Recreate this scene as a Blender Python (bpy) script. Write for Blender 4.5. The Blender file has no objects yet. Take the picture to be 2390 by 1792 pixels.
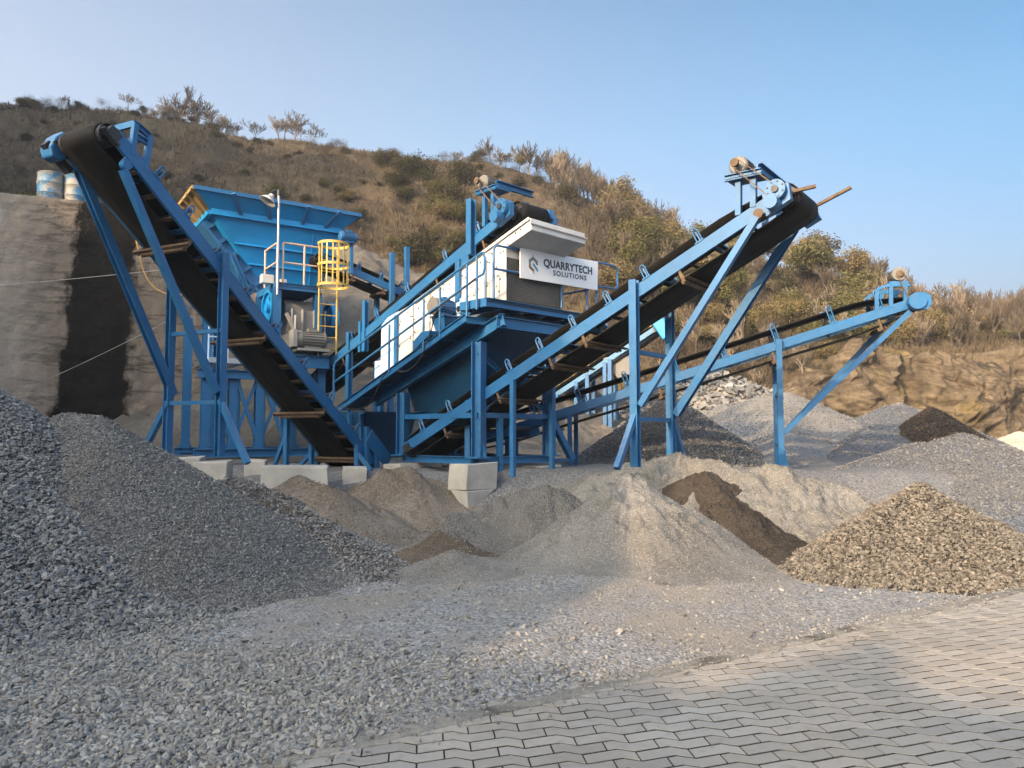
import bpy, math, random
import numpy as np
from mathutils import Vector
R = math.radians
random.seed(7); RNG = np.random.default_rng(7)
SC = bpy.context.scene; COL = SC.collection

# ------------------------------------------------------------------ camera, sky, sun, exposure
F, CX, CY, EYE = 1760.0, 1195.0, 896.0, 1.75
PITCH = math.atan((1010 - 896) / F)
cam = bpy.data.cameras.new('camera'); cam.sensor_width = 36; cam.lens = 36 * F / 2390
cam.clip_start = 0.1; cam.clip_end = 3000
co = bpy.data.objects.new('camera', cam); COL.objects.link(co)
co.location = (0, 0, EYE); co.rotation_euler = (R(90) + PITCH, 0, 0); SC.camera = co
SUN_EL = R(22); SX, SY = 0.66, 0.7513
SUN_S = Vector((SX * math.cos(SUN_EL), SY * math.cos(SUN_EL), -math.sin(SUN_EL)))
W = bpy.data.worlds.new('World'); SC.world = W; W.use_nodes = True
wn = W.node_tree.nodes; wn.clear()
sky = wn.new('ShaderNodeTexSky'); sky.sky_type = 'NISHITA'; sky.sun_disc = False
sky.sun_elevation = SUN_EL; sky.sun_rotation = math.atan2(-SX, -SY)
sky.air_density = 1.0; sky.dust_density = 8.0; sky.ozone_density = 4.0; sky.altitude = 200
bgn = wn.new('ShaderNodeBackground'); bgn.inputs[1].default_value = 0.15
outw = wn.new('ShaderNodeOutputWorld')
# hazier, paler sky towards the sun's side and the horizon
_l = W.node_tree.links
def _wm(op, a, b):
    n = wn.new('ShaderNodeMath'); n.operation = op
    for k, v in ((0, a), (1, b)):
        if isinstance(v, (int, float)): n.inputs[k].default_value = v
        else: _l.new(v, n.inputs[k])
    return n.outputs[0]
_tc = wn.new('ShaderNodeTexCoord'); _sp = wn.new('ShaderNodeSeparateXYZ'); _l.new(_tc.outputs['Generated'], _sp.inputs[0])
_f = _wm('ADD', _wm('MULTIPLY', _sp.outputs[0], -.96), _wm('ADD', _wm('MULTIPLY', _sp.outputs[2], -1.44), 1.12))
_fy = wn.new('ShaderNodeClamp'); _l.new(_wm('ADD', _wm('MULTIPLY', _sp.outputs[1], 2.0), -.1), _fy.inputs[0])
_f = _wm('ADD', _wm('MULTIPLY', _wm('SUBTRACT', _f, .48), _fy.outputs[0]), .48)
_cl = wn.new('ShaderNodeClamp'); _l.new(_f, _cl.inputs[0]); _cl.inputs[2].default_value = 1.2
_mx = wn.new('ShaderNodeMix'); _mx.data_type = 'RGBA'; _mx.clamp_factor = False; _l.new(_cl.outputs[0], _mx.inputs[0])
_mx.inputs[6].default_value = (.36, .60, .60, 1); _mx.inputs[7].default_value = (1.50, 1.165, .887, 1)
_mu = wn.new('ShaderNodeMix'); _mu.data_type = 'RGBA'; _mu.blend_type = 'MULTIPLY'; _mu.inputs[0].default_value = 1
_l.new(sky.outputs[0], _mu.inputs[6]); _l.new(_mx.outputs[2], _mu.inputs[7])
_sc = wn.new('ShaderNodeVectorMath'); _sc.operation = 'SCALE'; _l.new(_mu.outputs[2], _sc.inputs[0]); _l.new(_wm('SUBTRACT', 1.75, _wm('MULTIPLY', _fy.outputs[0], .75)), _sc.inputs['Scale'])  # unseen sky behind the viewer brightened as added fill light
_lo = wn.new('ShaderNodeClamp'); _l.new(_wm('MULTIPLY', _wm('SUBTRACT', .36, _sp.outputs[2]), 5.0), _lo.inputs[0])
_mh = wn.new('ShaderNodeMix'); _mh.data_type = 'RGBA'; _mh.blend_type = 'MULTIPLY'; _l.new(_lo.outputs[0], _mh.inputs[0]); _l.new(_sc.outputs[0], _mh.inputs[6]); _mh.inputs[7].default_value = (1.02, .82, .84, 1)
_l.new(_mh.outputs[2], bgn.inputs[0]); W.node_tree.links.new(bgn.outputs[0], outw.inputs[0])
sl = bpy.data.lights.new('sun', 'SUN'); sl.energy = 2.0; sl.angle = R(0.6); sl.color = (1.0, 0.71, 0.45)
so = bpy.data.objects.new('sun', sl); COL.objects.link(so); so.location = (-30, -20, 30)
so.rotation_euler = SUN_S.to_track_quat('-Z', 'Y').to_euler()
SC.view_settings.view_transform = 'Standard'; SC.view_settings.look = 'None'
SC.view_settings.exposure = 1.6; SC.view_settings.gamma = 1.0

# ------------------------------------------------------------------ helpers
def V(*a): return Vector(a)
_c, _s = math.cos(PITCH), math.sin(PITCH)
def ray(px, py):
    X = (px - CX) / F; Z = -(py - CY) / F
    return V(X, _c - _s * Z, _s + _c * Z)
CAM = V(0, 0, EYE)
def P(px, py, Y):
    d = ray(px, py); return CAM + d * (Y / d.y)
def PZ(px, py, z):
    d = ray(px, py); return CAM + d * ((z - EYE) / d.z)
def HIT(px, py, o, d2):            # ray against the vertical plane through o along the plan direction d2
    n = V(d2.y, -d2.x, 0); d = ray(px, py)
    return CAM + d * ((o - CAM).dot(n) / d.dot(n))

def vnoise(x, y, seed=0):
    x = np.asarray(x, float); y = np.asarray(y, float)
    xi = np.floor(x).astype(np.int64); yi = np.floor(y).astype(np.int64)
    fx = x - xi; fy = y - yi; fx = fx * fx * (3 - 2 * fx); fy = fy * fy * (3 - 2 * fy)
    def h(i, j):
        n = (i * 374761393 + j * 668265263 + seed * 974711) & 0xffffffff
        n = ((n ^ (n >> 13)) * 1274126177) & 0xffffffff
        return ((n ^ (n >> 16)) & 0xffff) / 65535.0
    return (h(xi, yi) * (1 - fx) + h(xi + 1, yi) * fx) * (1 - fy) + (h(xi, yi + 1) * (1 - fx) + h(xi + 1, yi + 1) * fx) * fy
def fbm(x, y, o=4, seed=0):
    s = 0; a = .5
    for k in range(o):
        s = s + a * (vnoise(np.asarray(x) * 2 ** k, np.asarray(y) * 2 ** k, seed + k) - .5); a *= .5
    return s * 2

OFF = {}
def tag(o, label=None, cat=None, group=None, kind=None):
    if label: o['label'] = label
    if cat: o['category'] = cat
    if group: o['group'] = group
    if kind: o['kind'] = kind
    return o
def thing(name, label, cat, loc=(0, 0, 0), group=None):
    o = bpy.data.objects.new(name, None); COL.objects.link(o); o.location = loc; o.empty_display_size = .2
    OFF[o.name] = V(*loc); return tag(o, label, cat, group)

class MB:
    def __init__(s): s.v = []; s.f = []
    def add(s, vs, fs):
        b = len(s.v); s.v += [tuple(p) for p in vs]; s.f += [tuple(i + b for i in f) for f in fs]; return s
    def frame(s, p, q, up):
        u = (q - p).normalized(); up = V(*up)
        if abs(u.dot(up)) > .98: up = V(0, 1, 0) if abs(u.y) < .9 else V(1, 0, 0)
        side = u.cross(up).normalized(); return u, side, side.cross(u).normalized()
    def extr(s, p, q, prof, up=(0, 0, 1)):
        p = V(*p); q = V(*q); u, a, b = s.frame(p, q, up); n = len(prof)
        vs = [p + a * x + b * y for x, y in prof] + [q + a * x + b * y for x, y in prof]
        fs = [(i, (i + 1) % n, n + (i + 1) % n, n + i) for i in range(n)] + [tuple(range(n))[::-1], tuple(range(n, 2 * n))]
        return s.add(vs, fs)
    def beam(s, p, q, w, h=None, up=(0, 0, 1)):
        h = h or w; return s.extr(p, q, [(-w/2, -h/2), (w/2, -h/2), (w/2, h/2), (-w/2, h/2)], up)
    def ibeam(s, p, q, w, h, t=.014, up=(0, 0, 1)):
        a, b = w/2, h/2
        return s.extr(p, q, [(-a, -b), (a, -b), (a, -b+t), (t/2, -b+t), (t/2, b-t), (a, b-t), (a, b), (-a, b), (-a, b-t), (-t/2, b-t), (-t/2, -b+t), (-a, -b+t)], up)
    def chan(s, p, q, w, h, t=.012, up=(0, 0, 1), flip=1):
        a, b = w/2*flip, h/2; t2 = t*flip
        pr = [(-a, -b), (a, -b), (a, -b+t), (-a+t2, -b+t), (-a+t2, b-t), (a, b-t), (a, b), (-a, b)]
        return s.extr(p, q, pr if flip > 0 else pr[::-1], up)
    def angle(s, p, q, w, t=.01, up=(0, 0, 1)):
        return s.extr(p, q, [(0, 0), (w, 0), (w, t), (t, t), (t, w), (0, w)], up)
    def cyl(s, p, q, r0, r1=None, n=16, cap=True):
        p = V(*p); q = V(*q); r1 = r0 if r1 is None else r1; u, a, b = s.frame(p, q, (0, 0, 1))
        vs = []
        for c, r in ((p, r0), (q, r1)):
            vs += [c + (a * math.cos(2*math.pi*i/n) + b * math.sin(2*math.pi*i/n)) * r for i in range(n)]
        fs = [(i, (i+1) % n, n+(i+1) % n, n+i) for i in range(n)]
        if cap: fs += [tuple(range(n))[::-1], tuple(range(n, 2*n))]
        return s.add(vs, fs)
    def tube(s, pts, r, n=8):
        pts = [V(*p) for p in pts]; vs = []; m = len(pts); prev = None
        for i, p in enumerate(pts):
            u = ((pts[min(i+1, m-1)] - p).normalized() + (p - pts[max(i-1, 0)]).normalized()).normalized()
            if prev is None:
                up = V(0, 0, 1) if abs(u.z) < .9 else V(1, 0, 0)
                a = u.cross(up).normalized()
            else:
                a = (prev - u * prev.dot(u)).normalized()
            prev = a; b = a.cross(u)
            rr = r[i] if isinstance(r, (list, tuple)) else r
            vs += [p + (a * math.cos(2*math.pi*k/n) + b * math.sin(2*math.pi*k/n)) * rr for k in range(n)]
        fs = [(i*n+k, i*n+(k+1) % n, (i+1)*n+(k+1) % n, (i+1)*n+k) for i in range(m-1) for k in range(n)]
        fs += [tuple(range(n))[::-1], tuple(range((m-1)*n, m*n))]
        return s.add(vs, fs)
    def prism(s, pts, ex):
        pts = [V(*p) for p in pts]; ex = V(*ex); n = len(pts)
        vs = pts + [p + ex for p in pts]
        return s.add(vs, [(i, (i+1) % n, n+(i+1) % n, n+i) for i in range(n)] + [tuple(range(n))[::-1], tuple(range(n, 2*n))])
    def box(s, c, e1, e2, e3):
        c = V(*c); vs = [c + e1*i + e2*j + e3*k for k in (-.5, .5) for j in (-.5, .5) for i in (-.5, .5)]
        return s.add(vs, [(0, 2, 3, 1), (4, 5, 7, 6), (0, 1, 5, 4), (2, 6, 7, 3), (0, 4, 6, 2), (1, 3, 7, 5)])
    def frus(s, bot, top):             # closed solid between two loops of equal length
        n = len(bot)
        return s.add([V(*p) for p in bot] + [V(*p) for p in top], [(i, (i+1) % n, n+(i+1) % n, n+i) for i in range(n)] + [tuple(range(n))[::-1], tuple(range(n, 2*n))])
    def build(s, name, m, parent=None, smooth=False, bevel=0.0, solid=0.0):
        off = V(0, 0, 0); p = parent
        while p is not None:
            if p.name in OFF: off = off + OFF[p.name]
            p = p.parent
        me = bpy.data.meshes.new(name)
        me.from_pydata([(a-off.x, b-off.y, c-off.z) for a, b, c in s.v], [], s.f)
        import bmesh
        b = bmesh.new(); b.from_mesh(me); bmesh.ops.recalc_face_normals(b, faces=b.faces); b.to_mesh(me); b.free()
        me.materials.append(m)
        o = bpy.data.objects.new(name, me); COL.objects.link(o)
        if parent is not None: o.parent = parent
        if smooth:
            me.polygons.foreach_set('use_smooth', [True] * len(me.polygons))
            md = o.modifiers.new('edge', 'EDGE_SPLIT'); md.split_angle = R(40)
        if solid: md = o.modifiers.new('solid', 'SOLIDIFY'); md.thickness = solid; md.offset = 0
        if bevel:
            md = o.modifiers.new('bevel', 'BEVEL'); md.width = bevel; md.segments = 2; md.limit_method = 'ANGLE'; md.angle_limit = R(50)
        return o

def np_mesh(name, v, f, m, smooth=False, attr=None, parent=None):
    """v (n,3), f (k,3|4) arrays -> object"""
    me = bpy.data.meshes.new(name); n = f.shape[1]
    me.vertices.add(len(v)); me.vertices.foreach_set('co', np.ascontiguousarray(v, np.float32).ravel())
    me.loops.add(f.size); me.loops.foreach_set('vertex_index', np.ascontiguousarray(f, np.int32).ravel())
    me.polygons.add(len(f)); me.polygons.foreach_set('loop_start', np.arange(0, f.size, n, dtype=np.int32))
    me.polygons.foreach_set('loop_total', np.full(len(f), n, np.int32))
    me.polygons.foreach_set('use_smooth', np.full(len(f), bool(smooth)))
    me.update(calc_edges=True)
    if attr is not None:
        a = me.attributes.new('tint', 'FLOAT', 'POINT'); a.data.foreach_set('value', np.ascontiguousarray(attr, np.float32))
    me.materials.append(m)
    o = bpy.data.objects.new(name, me); COL.objects.link(o)
    if parent is not None: o.parent = parent
    return o

# ------------------------------------------------------------------ materials
class MT:
    def __init__(s, name, rough=.6, metal=0.0):
        s.m = bpy.data.materials.new(name); s.m.use_nodes = True; s.t = s.m.node_tree; s.n = s.t.nodes
        s.b = s.n['Principled BSDF']; s.b.inputs['Roughness'].default_value = rough; s.b.inputs['Metallic'].default_value = metal
        if rough > .6: s.b.inputs['Specular IOR Level'].default_value = .12
        s.tc = s.n.new('ShaderNodeTexCoord')
        s.geo = s.n.new('ShaderNodeNewGeometry')
    def link(s, a, b): s.t.links.new(a, b)
    def noise(s, scale, detail=4, rough=.55, vec=None, stretch=None):
        n = s.n.new('ShaderNodeTexNoise'); n.inputs['Scale'].default_value = scale; n.inputs['Detail'].default_value = detail
        n.inputs['Roughness'].default_value = rough; v = vec or s.geo.outputs['Position']
        if stretch:
            mp = s.n.new('ShaderNodeMapping'); mp.inputs['Scale'].default_value = stretch; s.link(v, mp.inputs[0]); v = mp.outputs[0]
        s.link(v, n.inputs['Vector']); return n.outputs['Fac']
    def voro(s, scale, out='Distance', feature='F1'):
        n = s.n.new('ShaderNodeTexVoronoi'); n.feature = feature; n.inputs['Scale'].default_value = scale
        s.link(s.geo.outputs['Position'], n.inputs['Vector']); return n.outputs[out]
    def ramp(s, fac, *stops):
        r = s.n.new('ShaderNodeValToRGB'); e = r.color_ramp.elements
        while len(e) < len(stops): e.new(.5)
        for el, (p, c) in zip(e, stops):
            el.position = p; el.color = (*c, 1) if isinstance(c, (tuple, list)) else (c, c, c, 1)
        s.link(fac, r.inputs[0]); return r.outputs[0]
    def mix(s, fac, a, b, mode='MIX'):
        n = s.n.new('ShaderNodeMix'); n.data_type = 'RGBA'; n.blend_type = mode
        for k, v in ((0, fac), (6, a), (7, b)):
            if isinstance(v, (int, float)): n.inputs[k].default_value = v
            elif isinstance(v, (tuple, list)): n.inputs[k].default_value = (*v, 1)
            else: s.link(v, n.inputs[k])
        return n.outputs[2]
    def math(s, op, a, b=0.0):
        n = s.n.new('ShaderNodeMath'); n.operation = op
        for k, v in ((0, a), (1, b)):
            if isinstance(v, (int, float)): n.inputs[k].default_value = v
            else: s.link(v, n.inputs[k])
        return n.outputs[0]
    def bump(s, h, strength=.4, dist=.02, prev=None):
        n = s.n.new('ShaderNodeBump'); n.inputs['Strength'].default_value = strength; n.inputs['Distance'].default_value = dist
        s.link(h, n.inputs['Height'])
        if prev is not None: s.link(prev, n.inputs['Normal'])
        s.link(n.outputs[0], s.b.inputs['Normal']); return n.outputs[0]
    def sep(s, v, k):
        n = s.n.new('ShaderNodeSeparateXYZ'); s.link(v, n.inputs[0]); return n.outputs[k]
    def attr(s, name='tint'):
        n = s.n.new('ShaderNodeAttribute'); n.attribute_name = name; return n.outputs['Fac']
    def col(s, c):
        if isinstance(c, (tuple, list)): s.b.inputs['Base Color'].default_value = (*c, 1)
        else: s.link(c, s.b.inputs['Base Color'])
        return s
    def rgh(s, c): s.link(c, s.b.inputs['Roughness']); return s

def paint(name, c, rough=.4, dust=.45, dustc=(.30, .27, .23), chips=(.12, .10, .085)):
    t = MT(name, rough)
    n1 = t.noise(1.3, 5); n2 = t.noise(9, 6, .7); n3 = t.noise(38, 3)
    base = t.mix(t.ramp(n1, (.3, 0.0), (.7, 1.0)), tuple(x * .82 for x in c), tuple(min(1, x * 1.15) for x in c))
    up = t.ramp(t.sep(t.geo.outputs['Normal'], 2), (.25, 0.0), (.95, 1.0))
    d = t.math('MULTIPLY', t.math('ADD', t.math('MULTIPLY', up, 1.3), .24), t.ramp(n2, (.32, 0.0), (.75, 1.0)))
    base = t.mix(t.math('MULTIPLY', d, dust), base, dustc)
    base = t.mix(t.math('MULTIPLY', t.ramp(n3, (.64, 0.0), (.72, 1.0)), t.ramp(n2, (.5, 0.0), (.62, .8))), base, chips)
    t.col(base); t.rgh(t.ramp(n2, (.2, rough - .08), (.8, rough + .2))); t.bump(n3, .08, .01)
    return t.m
def plain(name, c, rough=.6, metal=0, scale=6, var=.3, bs=.15, bscale=30):
    t = MT(name, rough, metal); n = t.noise(scale, 6, .65)
    t.col(t.mix(t.ramp(n, (.25, 0.0), (.75, 1.0)), tuple(x * (1 - var) for x in c), tuple(min(1, x * (1 + var)) for x in c)))
    t.bump(t.noise(bscale, 4), bs, .01); return t.m
M = {}
M['blue'] = paint('blue_paint', (.003, .104, .265), .42, dust=.42)
M['blue2'] = paint('hopper_blue_paint', (.001, .235, .54), .45, dust=.10)
M['under'] = plain('shade_dark_steel', (.004, .045, .105), .5, .1, 5, .3)  # blue steel darkened to put the shade under the platform into the colour
M['pale2'] = paint('weathered_blue_paint', (.05, .17, .30), .45, dust=.35)
M['white'] = paint('white_paint', (.52, .515, .50), .45, dust=.3, dustc=(.42, .38, .32))
M['pale'] = paint('pale_blue_paint', (.42, .56, .70), .45, dust=.2)
M['yellow'] = paint('yellow_paint', (.52, .34, .06), .45, dust=.3)
M['primer'] = paint('beige_primer', (.52, .38, .27), .5, dust=.2)
M['motor'] = paint('grey_motor_paint', (.14, .135, .125), .5, dust=.7, dustc=(.17, .145, .115))
M['crusher'] = paint('dusty_grey_casting', (.24, .23, .215), .6, dust=.8, dustc=(.28, .25, .21))
M['rust'] = plain('rusty_steel', (.12, .085, .06), .75, .2, 9, .5)
M['tan'] = plain('dusty_liner_steel', (.30, .20, .085), .7, 0, 5, .35)
M['galv'] = plain('galvanised_steel', (.45, .46, .47), .35, .8, 6, .2)
M['dark'] = plain('dark_steel', (.03, .032, .036), .5, .3, 8, .4)
M['sign'] = plain('white_sign_board', (.78, .79, .80), .4, 0, 2.2, .06, .02)
M['ink'] = plain('dark_ink', (.018, .03, .045), .5, 0, 5, .05, 0)
M['logo_grey'] = plain('logo_grey', (.16, .18, .20), .5, 0, 5, .1, 0)
M['logo_brown'] = plain('logo_brown', (.17, .115, .06), .5, 0, 5, .1, 0)
M['logo_blue'] = plain('logo_blue', (.02, .20, .42), .5, 0, 5, .1, 0)
M['cable'] = plain('black_cable', (.02, .02, .022), .5)
M['cord'] = plain('yellow_cord', (.40, .23, .06), .6)
M['wire'] = plain('grey_wire', (.34, .34, .34), .5)
t = MT('rubber_belt', .62)
n1 = t.noise(3, 5, .6); st = t.noise(2.0, 4, .6, t.tc.outputs['UV'], (22, .6, 1))
c = t.mix(t.ramp(st, (.3, 0.0), (.7, 1.0)), (.005, .005, .005), (.016, .0155, .015))
t.col(t.mix(t.math('MULTIPLY', t.ramp(n1, (.45, 0.0), (.8, 1.0)), .2), c, (.05, .047, .044))); t.bump(st, .15, .01); M['belt'] = t.m
# concrete
def concrete(name, c, stain=False):
    t = MT(name, .9); n1 = t.noise(.45, 6, .6); n2 = t.noise(4, 8, .65); n3 = t.noise(26, 4)
    a = t.mix(t.ramp(n1, (.3, 0.0), (.72, 1.0)), tuple(x * .72 for x in c), tuple(x * 1.2 for x in c))
    a = t.mix(t.ramp(n2, (.3, .35), (.6, 0.0)), a, tuple(x * .45 for x in c))
    v = t.voro(1.3); a = t.mix(t.ramp(v, (.03, .9), (.075, 0.0)), a, (.03, .028, .026))
    hl = t.noise(1.1, 5, .6, None, (.22, .22, 1.5)); a = t.mix(t.ramp(hl, (.47, 0.0), (.5, .85), (.53, 0.0)), a, tuple(x * .3 for x in c))
    vr = t.noise(1.6, 5, .65, None, (1.3, 1.3, .12)); a = t.mix(t.ramp(vr, (.56, 0.0), (.72, .5)), a, tuple(min(1, x * 1.7) for x in c)); a = t.mix(t.ramp(vr, (.28, .6), (.42, 0.0)), a, tuple(x * .45 for x in c))
    t.col(a); b = t.bump(n2, .8, .09); t.bump(n3, .4, .02, b); return t
M['concrete'] = concrete('concrete', (.30, .285, .265)).m
M['block'] = plain('cast_concrete', (.40, .38, .345), .9, 0, 3, .22, .35, 40)
# loose stone, sand and soil
def gravel(name, c, scale, var=.45, dust=None, bd=.03, bs=.9, fine=True):
    t = MT(name, .92); cell = t.voro(scale, 'Color'); d = t.voro(scale, 'Distance')
    g = t.sep(cell, 0); big = t.noise(.55, 5)
    a = t.mix(g, tuple(x * (1 - var) for x in c), tuple(x * (1 + var) for x in c))
    if dust: a = t.mix(t.ramp(big, (.42, 0.0), (.68, .8)), a, dust)
    t.col(a)
    h = t.math('ADD', t.math('MULTIPLY', d, -1.0), t.math('MULTIPLY', g, .5))
    b = t.bump(h, bs, bd)
    if fine: t.bump(t.noise(scale * 2.2, 4), .4, bd * .4, b)
    return t.m
def sand(name, c, c2, s=.8):
    t = MT(name, .95); n1 = t.noise(s, 7, .62); n2 = t.noise(7, 6, .7); n3 = t.noise(60, 3, .7)
    a = t.mix(t.ramp(n1, (.36, 0.0), (.64, 1.0)), c, c2); a = t.mix(t.ramp(t.noise(2.6, 6, .7), (.52, 0.0), (.66, .65)), a, tuple(x * k for x, k in zip(c, (.62, .56, .5)))); a = t.mix(t.ramp(t.sep(t.voro(75, 'Color'), 0), (.15, .6), (.5, 0.0)), a, tuple(x * .5 for x in c)); a = t.mix(t.ramp(t.sep(t.voro(60, 'Color'), 1), (.8, 0.0), (.95, .5)), a, tuple(min(1, x * 1.5) for x in c2))
    a = t.mix(t.ramp(n3, (.3, .35), (.7, 0.0)), a, tuple(x * .55 for x in c))
    t.col(a); b = t.bump(n2, .55, .09); t.bump(n3, .55, .02, b); return t.m
def stone_mat(name, c, c2):
    t = MT(name, .85); a = t.attr(); n = t.noise(45, 4)
    col = t.mix(a, c, c2); col = t.mix(t.ramp(n, (.3, .3), (.7, 0.0)), col, tuple(x * .6 for x in c)); t.col(col); t.bump(n, .35, .01); return t.m
M['grav_c'] = gravel('coarse_blue_grey_gravel', (.085, .084, .085), 26, .6, None, .05)  # bed darkened so the gaps between stones read as shaded
M['grav_f'] = gravel('fine_blue_grey_gravel', (.155, .152, .148), 46, .55, (.18, .155, .125), .035)
M['grav_d'] = gravel('dark_grey_gravel', (.11, .11, .112), 34, .5, (.085, .062, .046), .04)
M['grav_l'] = gravel('light_grey_gravel', (.20, .205, .215), 30, .5, (.28, .25, .215), .04)
M['grav_s'] = gravel('shade_blue_gravel', (.135, .145, .165), 34, .5, (.165, .165, .17), .04)  # bluish dark tone puts shade into the colour of the rear heaps
M['grav_b'] = gravel('black_brown_gravel', (.045, .035, .028), 26, .7, None, .05)
M['grav_w'] = gravel('warm_grey_gravel', (.06, .054, .047), 24, .5, None, .05)  # dark bed again, shade of the stone gaps put into the colour
M['rubble'] = gravel('rubble', (.27, .25, .23), 3.2, .35, (.24, .22, .19), .4)
M['sand_g'] = sand('grey_sand', (.175, .165, .150), (.265, .253, .236))
M['sand_b'] = sand('brown_sand', (.145, .118, .092), (.25, .22, .19))
M['sand_d'] = sand('damp_brown_sand', (.095, .076, .058), (.17, .14, .11))
M['sand_c'] = gravel('grey_grit', (.155, .148, .138), 55, .6, (.23, .21, .185), .03)
M['bank'] = sand('grey_brown_bank', (.105, .095, .082), (.165, .152, .135), .5)
M['sand_l'] = sand('pale_sand', (.40, .35, .29), (.50, .45, .38))
M['soil'] = sand('dark_brown_soil', (.050, .041, .034), (.088, .073, .060))
M['stone'] = stone_mat('crushed_stone', (.085, .085, .088), (.33, .325, .315))
M['stone_d'] = stone_mat('dark_crushed_stone', (.022, .018, .015), (.11, .095, .08))
M['stone_w'] = stone_mat('warm_crushed_stone', (.055, .049, .043), (.33, .29, .24))
M['stone_b'] = stone_mat('pale_crushed_stone', (.12, .117, .112), (.42, .405, .375))

# ------------------------------------------------------------------ ground, paving, hill
PV_A, PV_B = V(-1.37, 4.10, 0), V(5.9, 8.70, 0)          # the paving's edge
PV_D = (PV_B - PV_A).normalized(); PV_N = V(PV_D.y, -PV_D.x, 0)
def pv_dist(x, y): return (x - PV_A.x) * PV_N.x + (y - PV_A.y) * PV_N.y      # >0 on the paving
def sstep(a, b, x):
    k = np.clip((np.asarray(x, float) - a) / (b - a), 0, 1); return k * k * (3 - 2 * k)
def gz(x, y):
    x = np.asarray(x, float); y = np.asarray(y, float)
    d = pv_dist(x, y); off = sstep(.15, 1.2, -d)
    z = -.02 + off * (.035 + .10 * fbm(x * .55, y * .55, 4, 3) + .03 * fbm(x * 2.5, y * 2.5, 3, 9))
    z = z + 1.0 * sstep(12.3, 14.8, y - .06 * np.abs(x)) * sstep(-3, .5, -d)
    z = z - .05 * sstep(0, .3, d)
    return z
def ground():
    ys = np.concatenate([np.linspace(-60, -3, 20), np.linspace(-2.5, 3, 14), np.linspace(3.1, 16, 210), np.linspace(16.5, 45, 50), np.geomspace(48, 900, 24)])
    xs = np.concatenate([-np.geomspace(900, 15, 30), np.linspace(-14.5, 15, 240), np.geomspace(15.5, 900, 30)])
    X, Y = np.meshgrid(xs, ys); Z = gz(X, Y); n, m = X.shape
    idx = np.arange(n * m).reshape(n, m)
    f = np.stack([idx[:-1, :-1], idx[:-1, 1:], idx[1:, 1:], idx[1:, :-1]], -1).reshape(-1, 4)
    t = MT('quarry_ground', .95); n1 = t.noise(.9, 6, .6); n2 = t.noise(.28, 4); n3 = t.noise(9, 6, .7)
    cell = t.sep(t.voro(38, 'Color'), 0)
    s = t.mix(t.ramp(n1, (.35, 0.0), (.62, 1.0)), (.27, .245, .215), (.20, .185, .168))
    s = t.mix(t.ramp(n3, (.56, 0.0), (.7, .55)), s, (.15, .12, .095))
    g = t.mix(cell, (.12, .122, .128), (.36, .355, .35))
    k = t.ramp(t.math('ADD', t.math('MULTIPLY', n1, .6), t.math('MULTIPLY', n2, .6)), (.50, 0.0), (.62, .85))
    far = t.ramp(t.math('ADD', t.sep(t.geo.outputs['Position'], 1), t.math('MULTIPLY', n1, 2.0)), (0, 0), (1, 1)); fr_ = far.node.color_ramp.elements; fm = t.n.new('ShaderNodeMapRange'); t.link(t.math('ADD', t.sep(t.geo.outputs['Position'], 1), t.math('MULTIPLY', n1, 2.0)), fm.inputs[0]); fm.inputs[1].default_value = 13.2; fm.inputs[2].default_value = 14.6
    t.col(t.mix(t.math('MULTIPLY', fm.outputs[0], .85), t.mix(k, s, g), t.mix(cell, (.09, .09, .095), (.21, .21, .215)))); b = t.bump(n3, .5, .05); t.bump(t.voro(38), .5, -.03, b)
    o = np_mesh('ground', np.stack([X, Y, Z], -1).reshape(-1, 3), f, t.m, True); return tag(o, 'grey sandy quarry ground with loose gravel', kind='structure')
ground()

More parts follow.
